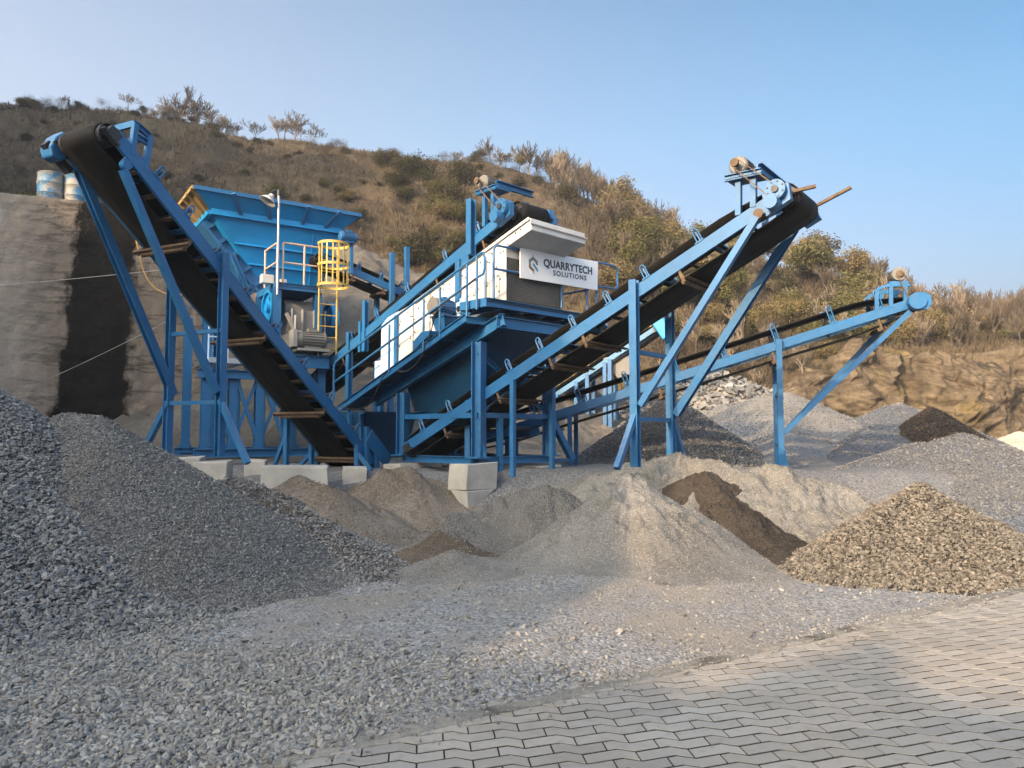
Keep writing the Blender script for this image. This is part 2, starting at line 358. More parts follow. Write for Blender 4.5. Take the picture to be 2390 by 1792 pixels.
def paving():
    L, Wd, gap, a = .295, .118, .021, .023
    vs = []; fs = []; tint = []; rng = np.random.default_rng(3)
    rot = R(7); cr, sr = math.cos(rot), math.sin(rot)
    for j in range(-70, 70):
        for i in range(-20, 80):
            u0 = i * L + (L / 2 if j % 2 else 0); v0 = j * Wd
            cxw, cyw = (u0 + L/2) * cr - v0 * sr, (u0 + L/2) * sr + v0 * cr
            if cyw < -3 or cyw > 14 or cxw > 17 or pv_dist(cxw, cyw) < .06: continue
            if cxw < -8: continue
            hz = .022 + rng.normal(0, .0008) + .002 * float(fbm(cxw * .8, cyw * .8, 3, 55)); tx, ty = rng.normal(0, .004, 2); tn = rng.random()
            pk = -a if j % 2 else a
            ut = np.array([0, .2, .5, .7, 1]) * L
            zz = np.interp((ut + (L/2 if j % 2 else 0)) % L, [0, .7 * L, L], [-a, a, -a])
            loop = [(u, z) for u, z in zip(ut, zz)] + [(u, z + Wd) for u, z in zip(ut[::-1], zz[::-1])]
            c = np.array([L/2, Wd/2]); b = len(vs); n = len(loop)
            for k, (ins, zo) in enumerate(((gap/2, -.03), (gap/2, -.002), (gap/2 + .002, 0))):
                for (u, v) in loop:
                    du = -np.sign(u - L/2) * ins * .45 if abs(u - L/2) > .4 * L else 0; dv = ins if v < zz.max() + Wd * .5 and loop.index((u, v)) < 5 else -ins
                    uu, vv = u0 + u + du, v0 + v + dv
                    vs.append((uu * cr - vv * sr, uu * sr + vv * cr, hz + zo + tx * (u - L/2) + ty * (v - Wd/2))); tint.append(tn)
            for k in range(2):
                for q in range(n):
                    q2 = (q + 1) % n; fs.append((b + k*n + q, b + k*n + q2, b + (k+1)*n + q2, b + (k+1)*n + q))
            for q in range(4):
                fs.append((b + 2*n + q, b + 2*n + q + 1, b + 2*n + 8 - q, b + 2*n + 9 - q))
    t = MT('concrete_pavers', .88); n1 = t.noise(.8, 6, .6); n2 = t.noise(14, 6, .7); n3 = t.noise(90, 3)
    c = t.mix(t.attr(), (.25, .235, .215), (.335, .315, .29))
    c = t.mix(t.ramp(n1, (.42, 0.0), (.7, .65)), c, (.35, .30, .245))
    c = t.mix(t.ramp(n2, (.52, 0.0), (.72, .6)), c, (.19, .175, .155)); c = t.mix(t.ramp(t.noise(.35, 5, .7), (.52, 0.0), (.66, .6)), c, (.205, .185, .16)); t.col(c)
    b = t.bump(n2, .25, .01); t.bump(n3, .4, .006, b)
    tag(np_mesh('paving', np.array(vs), np.array(fs), t.m, False, np.array(tint)), 'grey zigzag block paving', kind='structure')
    # sandy joints under the blocks and the flush edge strip
    m = MB(); q = PV_N
    p0, p1 = PV_A - PV_D * 9, PV_A + PV_D * 22
    m.frus([p + V(0, 0, -.15) for p in (p0 + q*.2, p1 + q*.2, p1 + q*14, p0 + q*14)], [p + V(0, 0, .0175) for p in (p0 + q*.2, p1 + q*.2, p1 + q*14, p0 + q*14)])
    tag(m.build('pavement', sand('joint_sand', (.025, .022, .02), (.06, .054, .047))), 'dark sand in the paving joints', kind='structure')
    m = MB(); n = 300; rngk = np.random.default_rng(5)
    vs = []
    for i in range(n + 1):
        p = p0.lerp(p1, i / n); w1 = .0 + .06 * float(fbm(i * .25, 0, 3, 2)); w2 = .13 + .03 * float(fbm(i * .4, 5, 3, 4)); zt = .034 + .010 * float(fbm(i * .3, 9, 3, 6))
        for ww, z in ((w1 - .015, -.1), (w1, zt - .012), (w1 + .02, zt), (w2 - .02, zt + .003), (w2, zt - .01), (w2 + .01, -.1)):
            vs.append(p + q * ww + V(0, 0, z))
    fs = [(i*6+k, i*6+k+1, (i+1)*6+k+1, (i+1)*6+k) for i in range(n) for k in range(5)]
    m.add(vs, fs); tag(m.build('kerb', concrete('edge_concrete', (.27, .25, .22)).m), 'flush concrete edging along the paving', kind='structure')
paving()

# hill: a slope that climbs from behind the plant to the ridge; V px of the photo turned into azimuth u = x / y
RID = np.array([(-1600, 190, 95), (-600, 215, 95), (0, 228, 95), (150, 236, 95), (330, 262, 95), (400, 265, 95), (500, 287, 95), (640, 289, 95), (790, 303, 92), (960, 327, 88), (1050, 346, 85),
                (1180, 378, 80), (1300, 425, 75), (1400, 487, 70), (1500, 532, 66), (1600, 560, 63), (1720, 580, 62), (1800, 600, 61), (1900, 645, 60), (1960, 672, 60), (2060, 692, 60),
                (2120, 700, 60), (2212, 712, 60), (2800, 730, 62), (4200, 700, 70)], float)
RU = (RID[:, 0] * 1.0805 - CX) / F
RZ = np.array([P(a * 1.0805, b * 1.0805, c).z for a, b, c in RID])
RZ = 1.75 + (RZ - 1.75) * (1 - .045 * (1 - sstep(.25, .4, RU)))
def hill_z(x, y):
    x = np.asarray(x, float); y = np.asarray(y, float); u = x / y
    yr = np.interp(u, RU, RID[:, 2]); zr = np.interp(u, RU, RZ)
    y0 = np.interp(u, [-1.2, -.55, -.2, .15, .35, .6], [31, 30, 33, 36, 37, 37.5])
    s = np.clip((y - y0) / (yr - y0), 0, 1.35)
    base = 1.0 + (zr - 1.0) * np.where(s < 1, 1 - (1 - s) ** 1.25 * (1 - .18 * np.sin(np.pi * s)), 1 - .5 * (s - 1))
    ck = sstep(.33, .46, u)
    st = np.interp(y, [0, 37.6, 38.3, 38.8, 39.5, 46, 60, 62, 90], [1.0, 1.0, 3.4, 5.2, 6.2, 6.6, 10.0, 10.1, 8])
    st = st * np.where(y < 46, 1 + .12 * fbm(x * .35, y * .1, 3, 33), 1)
    st = np.where(y > 46, st + (zr - 10.0) * sstep(46, 60, y), st)
    z = base * (1 - ck) + st * ck
    amp = sstep(0, .15, s) * (1 - .75 * sstep(.8, 1.0, s))
    z = z + amp * (2.6 * fbm(x * .09, y * .06, 4, 21) + .9 * fbm(x * .35, y * .35, 4, 25)) * (1 - .8 * ck)
    z = z + ck * sstep(37, 39, y) * (1 - sstep(41, 44, y)) * (1.9 * np.abs(fbm(x * .45, y * .3, 4, 41)) + .7 * fbm(x * 1.1, y * 1.1, 4, 43) - .6)
    return np.where(s <= 0, np.minimum(z, 1.0) - .3, z)
def hill():
    us = np.concatenate([np.linspace(-1.6, -.75, 40), np.linspace(-.74, .28, 300), np.linspace(.283, .74, 330), np.linspace(.75, 1.6, 40)])
    ys = np.concatenate([np.linspace(28, 36.5, 18), np.linspace(36.8, 37.5, 8), np.linspace(37.55, 39.7, 190), np.linspace(39.75, 45, 45), np.linspace(45.5, 100, 120), np.linspace(102, 130, 8)])
    U, Y = np.meshgrid(us, ys); X = U * Y; Z = hill_z(X, Y)
    dx = .8 * fbm(Y * .8 + X * .5, Z * .5, 4, 51) * sstep(36.9, 38, Y) * (1 - sstep(41, 43, Y)); n, m = X.shape
    idx = np.arange(n * m).reshape(n, m)
    f = np.stack([idx[:-1, :-1], idx[:-1, 1:], idx[1:, 1:], idx[1:, :-1]], -1).reshape(-1, 4)
    t = MT('dry_hillside', .95); n1 = t.noise(.07, 7, .62); n2 = t.noise(.5, 7, .68); n3 = t.noise(5, 6, .75)
    st = t.noise(1.2, 5, .6, None, (1, 1, .25))
    c = t.mix(t.ramp(n1, (.35, 0.0), (.62, 1.0)), (.066, .046, .030), (.120, .088, .052))
    c = t.mix(t.ramp(n2, (.46, 0.0), (.66, .85)), c, (.045, .038, .026))
    c = t.mix(t.ramp(t.noise(.16, 6, .7), (.58, 0.0), (.74, .6)), c, (.16, .125, .062))
    c = t.mix(t.ramp(n3, (.4, .5), (.65, 0.0)), c, (.035, .028, .018))
    nz = t.sep(t.geo.outputs['True Normal'], 2)
    lay = t.noise(1.6, 6, .65, None, (.25, .25, 1.6))
    rock = t.mix(t.ramp(st, (.32, 0.0), (.68, 1.0)), (.074, .058, .042), (.18, .143, .098))
    rock = t.mix(t.ramp(n3, (.5, 0.0), (.7, .6)), rock, (.06, .05, .038))
    rock = t.mix(t.ramp(t.noise(.22, 4), (.54, 0.0), (.68, .7)), rock, (.17, .125, .035))
    rock = t.mix(t.ramp(lay, (.38, .5), (.52, 0.0)), rock, (.040, .030, .021))
    c = t.mix(t.ramp(nz, (.52, 1.0), (.72, 0.0)), c, rock)
    t.col(c); b = t.bump(n2, .6, .5); t.bump(n3, .8, .12, b)
    cm = sstep(.33, .44, U) * sstep(36.9, 38.2, Y) * (1 - sstep(39.5, 42, Y))
    dy = cm * (3.0 * np.abs(fbm(X * .22, Z * .12, 4, 81)) + 1.3 * fbm(X * .55 + .5 * fbm(Z * .6, X * .3, 3, 87), Z * .35, 5, 83) + .45 * fbm(X * 2.1, Z * 1.7, 4, 85) - .8)
    tag(np_mesh('hill', np.stack([X + dx, Y + dy, Z], -1).reshape(-1, 3), f, t.m, True), 'dry brown hillside climbing to a ridge, with an eroded quarry face', kind='structure')
    return t.m
M['hill'] = hill()
# unseen ridge added beside and behind the viewer, crest shaped to shade the yard
def shade_ridge():
    qs = np.concatenate([np.linspace(-170, -30, 100), np.linspace(-29.5, 8, 190), np.linspace(9, 60, 40)])
    prof = np.array([(-170, 62), (-96, 60), (-72, 52), (-55, 48), (-46, 45), (-38, 34), (-30, 21.5), (-25, 19.9), (-23, 19.7), (-18, 17.2), (-14, 15.3), (-12.5, 15.1), (-10, 16), (-8, 15.5), (-6.7, 14.3), (-5.5, 12.2), (-4.3, 10.4), (-3, 10.2), (-.6, 10.4), (2, 11), (6, 12), (20, 14), (60, 16)])
    vs = []
    for q in qs:
        h = float(np.interp(q, prof[:, 0], prof[:, 1])) + .8 * float(fbm(q * .45, 3, 4, 71)) + .7 * float(fbm(q * 1.6, 8, 4, 73))
        for k, (o, zz) in enumerate(((-24, .25), (-9, .75), (-3, .94), (0, 1.0), (2.0, .8), (3.6, .45), (5.4, .1), (6.5, -.05))):
            o2 = o * (1 if h < 22 else h / 22) if o < 0 else o * (1 if h < 20 else .6 + .4 * h / 20)
            o2 += 1.0 * float(fbm(q * .3, k * .7, 3, 75)) * (k != 3)
            pcen = -20 + o2; vs.append((SX * pcen + SY * q, SY * pcen - SX * q, h * zz))
    vs = np.array(vs); n = len(qs); idx = np.arange(n * 8).reshape(n, 8)
    f = np.stack([idx[:-1, :-1], idx[:-1, 1:], idx[1:, 1:], idx[1:, :-1]], -1).reshape(-1, 4)
    tag(np_mesh('hill', vs, f, M['hill'], True), 'unseen ridge added to shade the yard', kind='structure')
shade_ridge()
# ------------------------------------------------------------------ loose stone and heaps
def _ico():
    g = (1 + 5 ** .5) / 2
    v = np.array([(-1, g, 0), (1, g, 0), (-1, -g, 0), (1, -g, 0), (0, -1, g), (0, 1, g), (0, -1, -g), (0, 1, -g), (g, 0, -1), (g, 0, 1), (-g, 0, -1), (-g, 0, 1)], float)
    f = np.array([(0,11,5),(0,5,1),(0,1,7),(0,7,10),(0,10,11),(1,5,9),(5,11,4),(11,10,2),(10,7,6),(7,1,8),(3,9,4),(3,4,2),(3,2,6),(3,6,8),(3,8,9),(4,9,5),(2,4,11),(6,2,10),(8,6,7),(9,8,1)])
    return v / np.linalg.norm(v[0]), f
def stones(name, pts, size, mat, parent=None, seed=1, flat=.62):
    """angular crushed stones at pts; all of them one mesh"""
    rng = np.random.default_rng(seed); v0, f0 = _ico(); n = len(pts)
    vv = np.empty((8, 12, 3))
    for k in range(8):
        d = rng.normal(size=(5, 3)); d /= np.linalg.norm(d, axis=1)[:, None]; w = v0 * (1 + .18 * rng.normal(size=(12, 1)))
        for q in d:                                  # chop flats into the pebble
            s = w @ q; w = w - np.maximum(s - .55, 0)[:, None] * q
        vv[k] = w * .62
    k = rng.integers(0, 8, n)
    q = rng.normal(size=(n, 4)); q /= np.linalg.norm(q, axis=1)[:, None]; a, b, c, d = q.T
    Rm = np.stack([np.stack([1-2*(c*c+d*d), 2*(b*c-a*d), 2*(b*d+a*c)], -1), np.stack([2*(b*c+a*d), 1-2*(b*b+d*d), 2*(c*d-a*b)], -1), np.stack([2*(b*d-a*c), 2*(c*d+a*b), 1-2*(b*b+c*c)], -1)], 1)
    sc = size[:, None] * np.stack([1.3 + .4 * rng.random(n), .75 + .35 * rng.random(n), flat - .15 + .3 * rng.random(n)], -1)
    P3 = np.einsum('nij,nkj->nki', Rm, vv[k] * sc[:, None, :])
    P3[:, :, 2] *= .8
    V3 = (P3 + pts[:, None, :]).reshape(-1, 3); F3 = (f0[None] + (np.arange(n) * 12)[:, None, None]).reshape(-1, 3)
    tint = np.clip(np.repeat(rng.beta(2, 2.6, n), 12), 0, 1)
    if parent is not None and parent.name in OFF: V3 = V3 - np.array(OFF[parent.name])
    return np_mesh(name, V3, F3, mat, False, tint, parent)

def seg_field(X, Y, peaks):
    best = None; TH = None
    for (x1, y1, z1, x2, y2, z2, sl) in peaks:
        dx, dy = x2 - x1, y2 - y1; L2 = dx*dx + dy*dy
        tt = np.clip(((X-x1)*dx + (Y-y1)*dy) / L2, 0, 1) if L2 > 1e-6 else np.zeros_like(X)
        ex, ey = X - (x1 + tt*dx), Y - (y1 + tt*dy); d = np.hypot(ex, ey)
        z = z1 + (z2-z1)*tt - sl * (np.sqrt(d*d + .004) - .063); th = np.arctan2(ey, ex) * 2 + (x1 + tt*dx) * .9
        if best is None: best, TH, DD = z, th, d
        else:
            m = z > best; k = .035; h = np.clip(.5 + .5*(z-best)/k, 0, 1)
            TH = np.where(m, th, TH); DD = np.where(m, d, DD); best = best*(1-h) + z*h + k*h*(1-h)
    return best, TH, DD
HEAPS = []
def heap(name, label, cat, peaks, mat, res=.07, rough=.05, gully=.0, seed=1, base=None, st=None, group=None, flare=.20, crag=0.0):
    peaks = [p if len(p) == 7 else (*p[:3], *p[:3], p[3]) for p in peaks]
    zb = base if base is not None else min(float(gz(p[0], p[1])) for p in peaks) - .2
    r = max(max(p[2], p[5]) - zb for p in peaks) / min(p[6] for p in peaks) + .5
    xs = np.arange(min(min(p[0], p[3]) for p in peaks) - r, max(max(p[0], p[3]) for p in peaks) + r, res)
    ys = np.arange(min(min(p[1], p[4]) for p in peaks) - r, max(max(p[1], p[4]) for p in peaks) + r, res)
    X, Y = np.meshgrid(xs, ys)
    def zf(X, Y):
        z, th, d = seg_field(X, Y, peaks); g = gz(X, Y) if base is None else base
        h = z - g; z = g + np.where(h < flare, flare * np.exp(np.clip(h / flare - 1, -6, 0)) if flare else h, h) - (flare * .10 if flare else 0)
        z = np.where(h < -2 * flare, g - .2, z)
        z = z + np.clip(h / .5, 0, 1) * (rough * fbm(X * 1.1, Y * 1.1, 5, seed) * 1.6 + crag * (.6 - np.abs(fbm(X * 1.7 + .4 * fbm(X * 3, Y * 3, 2, 7), Y * 1.7, 5, seed + 3)) * 3 - .5 * np.abs(fbm(X * 6, Y * 6, 4, seed + 4))) * np.clip(h / .4, 0, 1) + gully * fbm(th * 3.2, d * .7, 4, seed + 9) + gully * .35 * fbm(th * 11, d * 1.2, 3, seed + 19))
        return z, h
    Z, H = zf(X, Y); n, m = X.shape
    idx = np.arange(n * m).reshape(n, m)
    f = np.stack([idx[:-1, :-1], idx[:-1, 1:], idx[1:, 1:], idx[1:, :-1]], -1).reshape(-1, 4)
    keep = (H.ravel() > -1.7 * max(flare, .1)); f = f[keep[f].any(1)]
    used = np.unique(f); mp = np.full(n * m, -1); mp[used] = np.arange(len(used))
    loc = V(peaks[0][0], peaks[0][1], float(gz(peaks[0][0], peaks[0][1])) if base is None else base)
    v = np.stack([X, Y, Z], -1).reshape(-1, 3)[used] - np.array(loc)
    o = np_mesh(name, v, mp[f], mat, True); o.location = loc; OFF[o.name] = loc; tag(o, label, cat, group)
    if st:
        cnt, s0, s1, smat = st[:4]; xr = st[4] if len(st) > 4 else None
        rng = np.random.default_rng(seed + 100)
        px = rng.uniform(*(xr[:2] if xr else (xs[0], xs[-1])), cnt * 3); py = rng.uniform(*(xr[2:] if xr else (ys[0], ys[-1])), cnt * 3)
        zz, hh = zf(px, py); ok = np.where((hh > -.32) & (rng.random(cnt * 3) < np.clip((hh + .35) * 3, .05, 1)))[0][:cnt]
        sz = s0 + (s1 - s0) * rng.random(len(ok)) ** 2.2
        c = stones('loose_stone', np.stack([px[ok], py[ok], zz[ok] + sz * (.1 + .35 * rng.random(len(ok)))], -1), sz, smat, o, seed + 5); tag(c, kind='stuff')
    return o
def pk(px, py, Y, sl): p = P(px, py, Y); return (p.x, p.y, p.z, sl)
def sg(a, b, sl): p, q = P(*a), P(*b); return (p.x, p.y, p.z, q.x, q.y, q.z, sl)

heap('gravel_heap', 'tallest heap of coarse blue-grey crushed stone, cut off by the picture edge', 'gravel heap',
     [(-7.3, 9.6, 2.75, .70), (-6.0, 8.6, 1.55, .55)], M['grav_c'], .09, .06, 0, 11, st=(42000, .026, .066, M['stone'], (-7.6, -2.2, 6.0, 10.4)))
heap('gravel_heap', 'smooth heap of fine grey chippings below the dark wall stain', 'gravel heap',
     [sg((150, 962, 10.1), (225, 970, 10.0), .60), sg((430, 1140, 9.6), (225, 985, 9.9), .62)], M['grav_f'], .06, .03, .02, 12, st=(16000, .014, .034, M['stone'], (-6.4, -1.5, 7.4, 10.5)))
heap('gravel_heap', 'low dark gravel bank with brown streaks below the cast blocks', 'gravel bank',
     [sg((545, 1112, 12.3), (640, 1150, 11.8), .50), sg((640, 1150, 11.8), (830, 1262, 10.6), .42), sg((640, 1200, 11), (900, 1300, 10.2), .35)], M['grav_d'], .045, .07, .05, 13, crag=.08, st=(14000, .018, .05, M['stone'], (-5.2, -.8, 8.6, 12.6)))
heap('sand_heap', 'rounded brown sand mound between the two nearest concrete footings', 'sand heap',
     [sg((900, 1100, 13.7), (955, 1096, 13.8), .72), pk(850, 1150, 12.8, .6)], M['sand_b'], .035, .09, .04, 14, crag=.07, st=(2500, .008, .03, M['stone_w']))
heap('sand_heap', 'reddish brown gravel mound under the end of the steep conveyor', 'sand heap',
     [sg((700, 1105, 12.9), (770, 1130, 12.5), .6)], M['sand_b'], .06, .05, .05, 15, st=(2500, .015, .03, M['stone_w']))
heap('sand_heap', 'long grey sand heap with a dark crumbled crest in the middle of the yard', 'sand heap',
     [sg((1290, 1128, 12.2), (1180, 1150, 12.0), .74), sg((1180, 1152, 12.0), (1040, 1222, 11.0), .66), pk(1275, 1120, 12.2, .95), sg((1285, 1124, 12.25), (1180, 1144, 12.05), 1.1), sg((1180, 1146, 12.05), (1045, 1216, 11.05), 1.0)], M['sand_c'], .03, .08, .05, 16, crag=.08, st=(6000, .008, .026, M['stone_b']))
heap('sand_heap', 'small brown soil spur at the foot of the crumbled sand heap', 'soil heap',
     [sg((1040, 1226, 10.9), (985, 1262, 10.5), .62)], M['sand_d'], .03, .05, .03, 17, crag=.04, st=(1500, .008, .022, M['stone_w']))
heap('sand_heap', 'smallest pointed sand cone, beside the brown soil spur', 'sand heap', [pk(1057, 1279, 9.9, .55), sg((1057, 1285, 9.9), (1110, 1330, 9.5), .5)], M['sand_g'], .04, .03, .03, 18, st=(1500, .008, .022, M['stone_b']))
heap('sand_heap', 'pointed grey sand heap with a sharp crest, nearest the paving edge', 'sand heap',
     [pk(1473, 1106, 10.9, .70), sg((1473, 1112, 10.8), (1548, 1238, 9.9), .66), sg((1548, 1238, 9.9), (1570, 1330, 9.3), .5), sg((1473, 1112, 10.8), (1300, 1240, 10.8), .60), sg((1470, 1101, 10.9), (1546, 1230, 9.98), 1.05), sg((1546, 1230, 9.98), (1510, 1320, 9.4), .9)], M['sand_g'], .026, .04, .06, 19, crag=.08, st=(6000, .006, .018, M['stone_b'], (-.4, 3.4, 8.6, 11.0)))
heap('sand_heap', 'long pale sand ridge with hollows along its crest, behind the pointed heap', 'sand heap',
     [sg((1400, 1108, 13.4), (1590, 1062, 13.2), .55), sg((1590, 1062, 13.2), (1760, 1083, 12.9), .58), sg((1760, 1083, 12.9), (1880, 1108, 12.6), .58), sg((1880, 1108, 12.6), (2050, 1160, 12.2), .58)], M['sand_g'], .035, .10, .06, 20, crag=.13, st=(7000, .008, .026, M['stone_b'], (1.2, 7.4, 10.6, 13.6)))
heap('soil_heap', 'dark brown streak of damp soil between the sand heaps', 'soil heap',
     [sg((1650, 1104, 12.35), (1690, 1165, 11.6), .50), sg((1690, 1165, 11.6), (1810, 1275, 10.4), .40)], M['soil'], .03, .06, .05, 21, crag=.11, st=(2200, .012, .026, M['stone_d'], (2.6, 4.5, 9.6, 12)))
heap('gravel_heap', 'warm sunlit heap of chunky gravel beside the paving', 'gravel heap',
     [pk(2150, 1126, 10.4, .68), sg((2150, 1135, 10.4), (2010, 1215, 10.0), .62), sg((2150, 1135, 10.4), (2310, 1210, 10.6), .62)], M['grav_w'], .06, .05, .02, 22, st=(27000, .022, .056, M['stone_w'], (3.0, 8.2, 8.4, 11.4)))
BG = 'gravel heaps behind the conveyors'
heap('gravel_heap', 'large dark grey cone of gravel behind the trestle of the long raised conveyor', 'gravel heap', [pk(1562, 922, 20, .66)], M['grav_d'], .09, .04, .02, 23, group=BG, st=(5000, .03, .05, M['stone'], (1, 8, 16.5, 20)))
heap('gravel_heap', 'pale grey gravel heap with a rounded sandy top, behind the thin trestle', 'gravel heap', [sg((1770, 926, 23.5), (1835, 916, 23.5), .42), sg((1835, 916, 23.5), (1905, 940, 23), .45), pk(1690, 945, 24.5, .42), sg((1835, 930, 23), (1850, 1040, 18.5), .42)], M['grav_l'], .1, .06, .04, 24, group=BG, st=(4500, .03, .05, M['stone'], (5.5, 13, 19.5, 25)))
heap('gravel_heap', 'light grey gravel heap touching the black-brown one', 'gravel heap', [sg((2100, 938, 22.3), (2070, 946, 22.0), .48), sg((2070, 955, 22), (1960, 1060, 18), .42)], M['grav_s'], .1, .05, .04, 25, group=BG, st=(4500, .03, .05, M['stone'], (7, 14, 18, 23)))
heap('gravel_heap', 'black-brown gravel cone on top of the grey heaps', 'gravel heap', [pk(2172, 947, 20.6, .68)], M['grav_b'], .09, .05, .02, 26, group=BG, st=(4200, .025, .05, M['stone_d'], (8.5, 14.5, 17.5, 21)))
heap('gravel_heap', 'wide grey gravel heap coloured with blue shade, just behind the sunlit one', 'gravel heap', [sg((2150, 1030, 16.6), (2245, 1011, 16.6), .38), sg((2245, 1011, 16.6), (2420, 1070, 16.6), .38), sg((2150, 1036, 16.6), (1990, 1080, 15.8), .36), sg((1990, 1080, 15.8), (1900, 1115, 15.2), .36)], M['grav_s'], .08, .05, .04, 27, base=-.03, group=BG, st=(14000, .02, .042, M['stone'], (5.5, 12, 13, 17)))
heap('sand_heap', 'pale tan sand heap at the foot of the eroded face', 'sand heap', [pk(2378, 1006, 31, .42), pk(2320, 1030, 32, .3)], M['sand_l'], .15, .05, .05, 28)
heap('rubble_heap', 'heap of broken rock and boulders behind the low conveyor', 'rubble heap', [sg((1655, 868, 29.5), (1600, 885, 29.5), .50), pk(1530, 925, 30, .45)], M['rubble'], .14, .35, .1, 29, st=(4200, .08, .36, M['stone'], (2, 14, 23, 30)))
heap('sand_heap', 'tall smooth grey sand bank behind the crusher', 'sand bank', [sg((760, 560, 37), (848, 580, 36), .62), sg((848, 580, 36), (985, 640, 35), .62)], M['bank'], .16, .12, .08, 30, crag=.2)
heap('sand_heap', 'tan sand bank seen between the legs of the screening unit', 'sand bank', [sg((1230, 890, 29), (1330, 930, 28), .45)], M['sand_b'], .12, .08, .08, 31, crag=.1)

# loose gravel strewn over the yard
def strewn():
    rng = np.random.default_rng(77); pts = []; sz = []
    def add(n, x0, x1, y0, y1, s0, s1, dens=None, pw=2.0):
        x = rng.uniform(x0, x1, n); y = rng.uniform(y0, y1, n); d = pv_dist(x, y)
        k = d < -.05 + .12 * rng.normal(size=n)
        if dens is not None: k &= rng.random(n) < dens(x, y)
        k &= (np.abs(x / y) < .75)
        x, y = x[k], y[k]; s = s0 + (s1 - s0) * rng.random(len(x)) ** pw
        z = np.where(pv_dist(x, y) > 0, .035, gz(x, y)) + s * .15
        pts.append(np.stack([x, y, z], -1)); sz.append(s)
    band = lambda x, y: np.clip(1 - sstep(5.5, 6.3, y + .12 * x + .5 * fbm(x * .7, y * .7, 3, 12)) + sstep(-2.2, -3.4, x) , .05, 1)
    near = lambda x, y: band(x, y) * np.clip(1.25 - (x + 2.2 - (6.6 - y) * .55) * .25 + .9 * fbm(x * .8, y * .8, 3, 5), .0, 1)
    add(26000, -5.2, .8, 3.6, 7.4, .018, .046, near)
    add(9000, -4, -.9, 3.6, 5.2, .030, .055, lambda x, y: np.clip(.9 - (y - 4) * .5, .1, 1))
    add(26000, -4.5, 3, 5.0, 9.8, .010, .022, lambda x, y: np.clip(band(x, y) * .5 + .6 * sstep(7.4, 7.9, y) + 1.3 * fbm(x * .6, y * 1.1, 3, 8) - .1, .03, .9))
    add(9000, -.6, 5.2, 5.6, 9.2, .012, .032, lambda x, y: np.clip((1.1 + .75 * pv_dist(x, y)) * (.55 + 1.2 * fbm(x * .8, y * 1.2, 3, 18)), .02, 1))
    add(2500, -4, 6, 5, 12, .02, .055, None, 3)
    n = 2600; q = rng.uniform(-2, 13, n); o = np.abs(rng.normal(0, .16, n)) - .05; sp = np.array([PV_A.x + PV_D.x*q + PV_N.x*o, PV_A.y + PV_D.y*q + PV_N.y*o]).T; s = .006 + .018 * rng.random(n) ** 2; pts.append(np.stack([sp[:, 0], sp[:, 1], .032 + s*.2 + 0*q], -1)); sz.append(s)
    tag(stones('gravel', np.concatenate(pts), np.concatenate(sz), M['stone_b'], None, 6), 'loose crushed stone strewn over the yard', 'gravel', kind='stuff')
strewn()

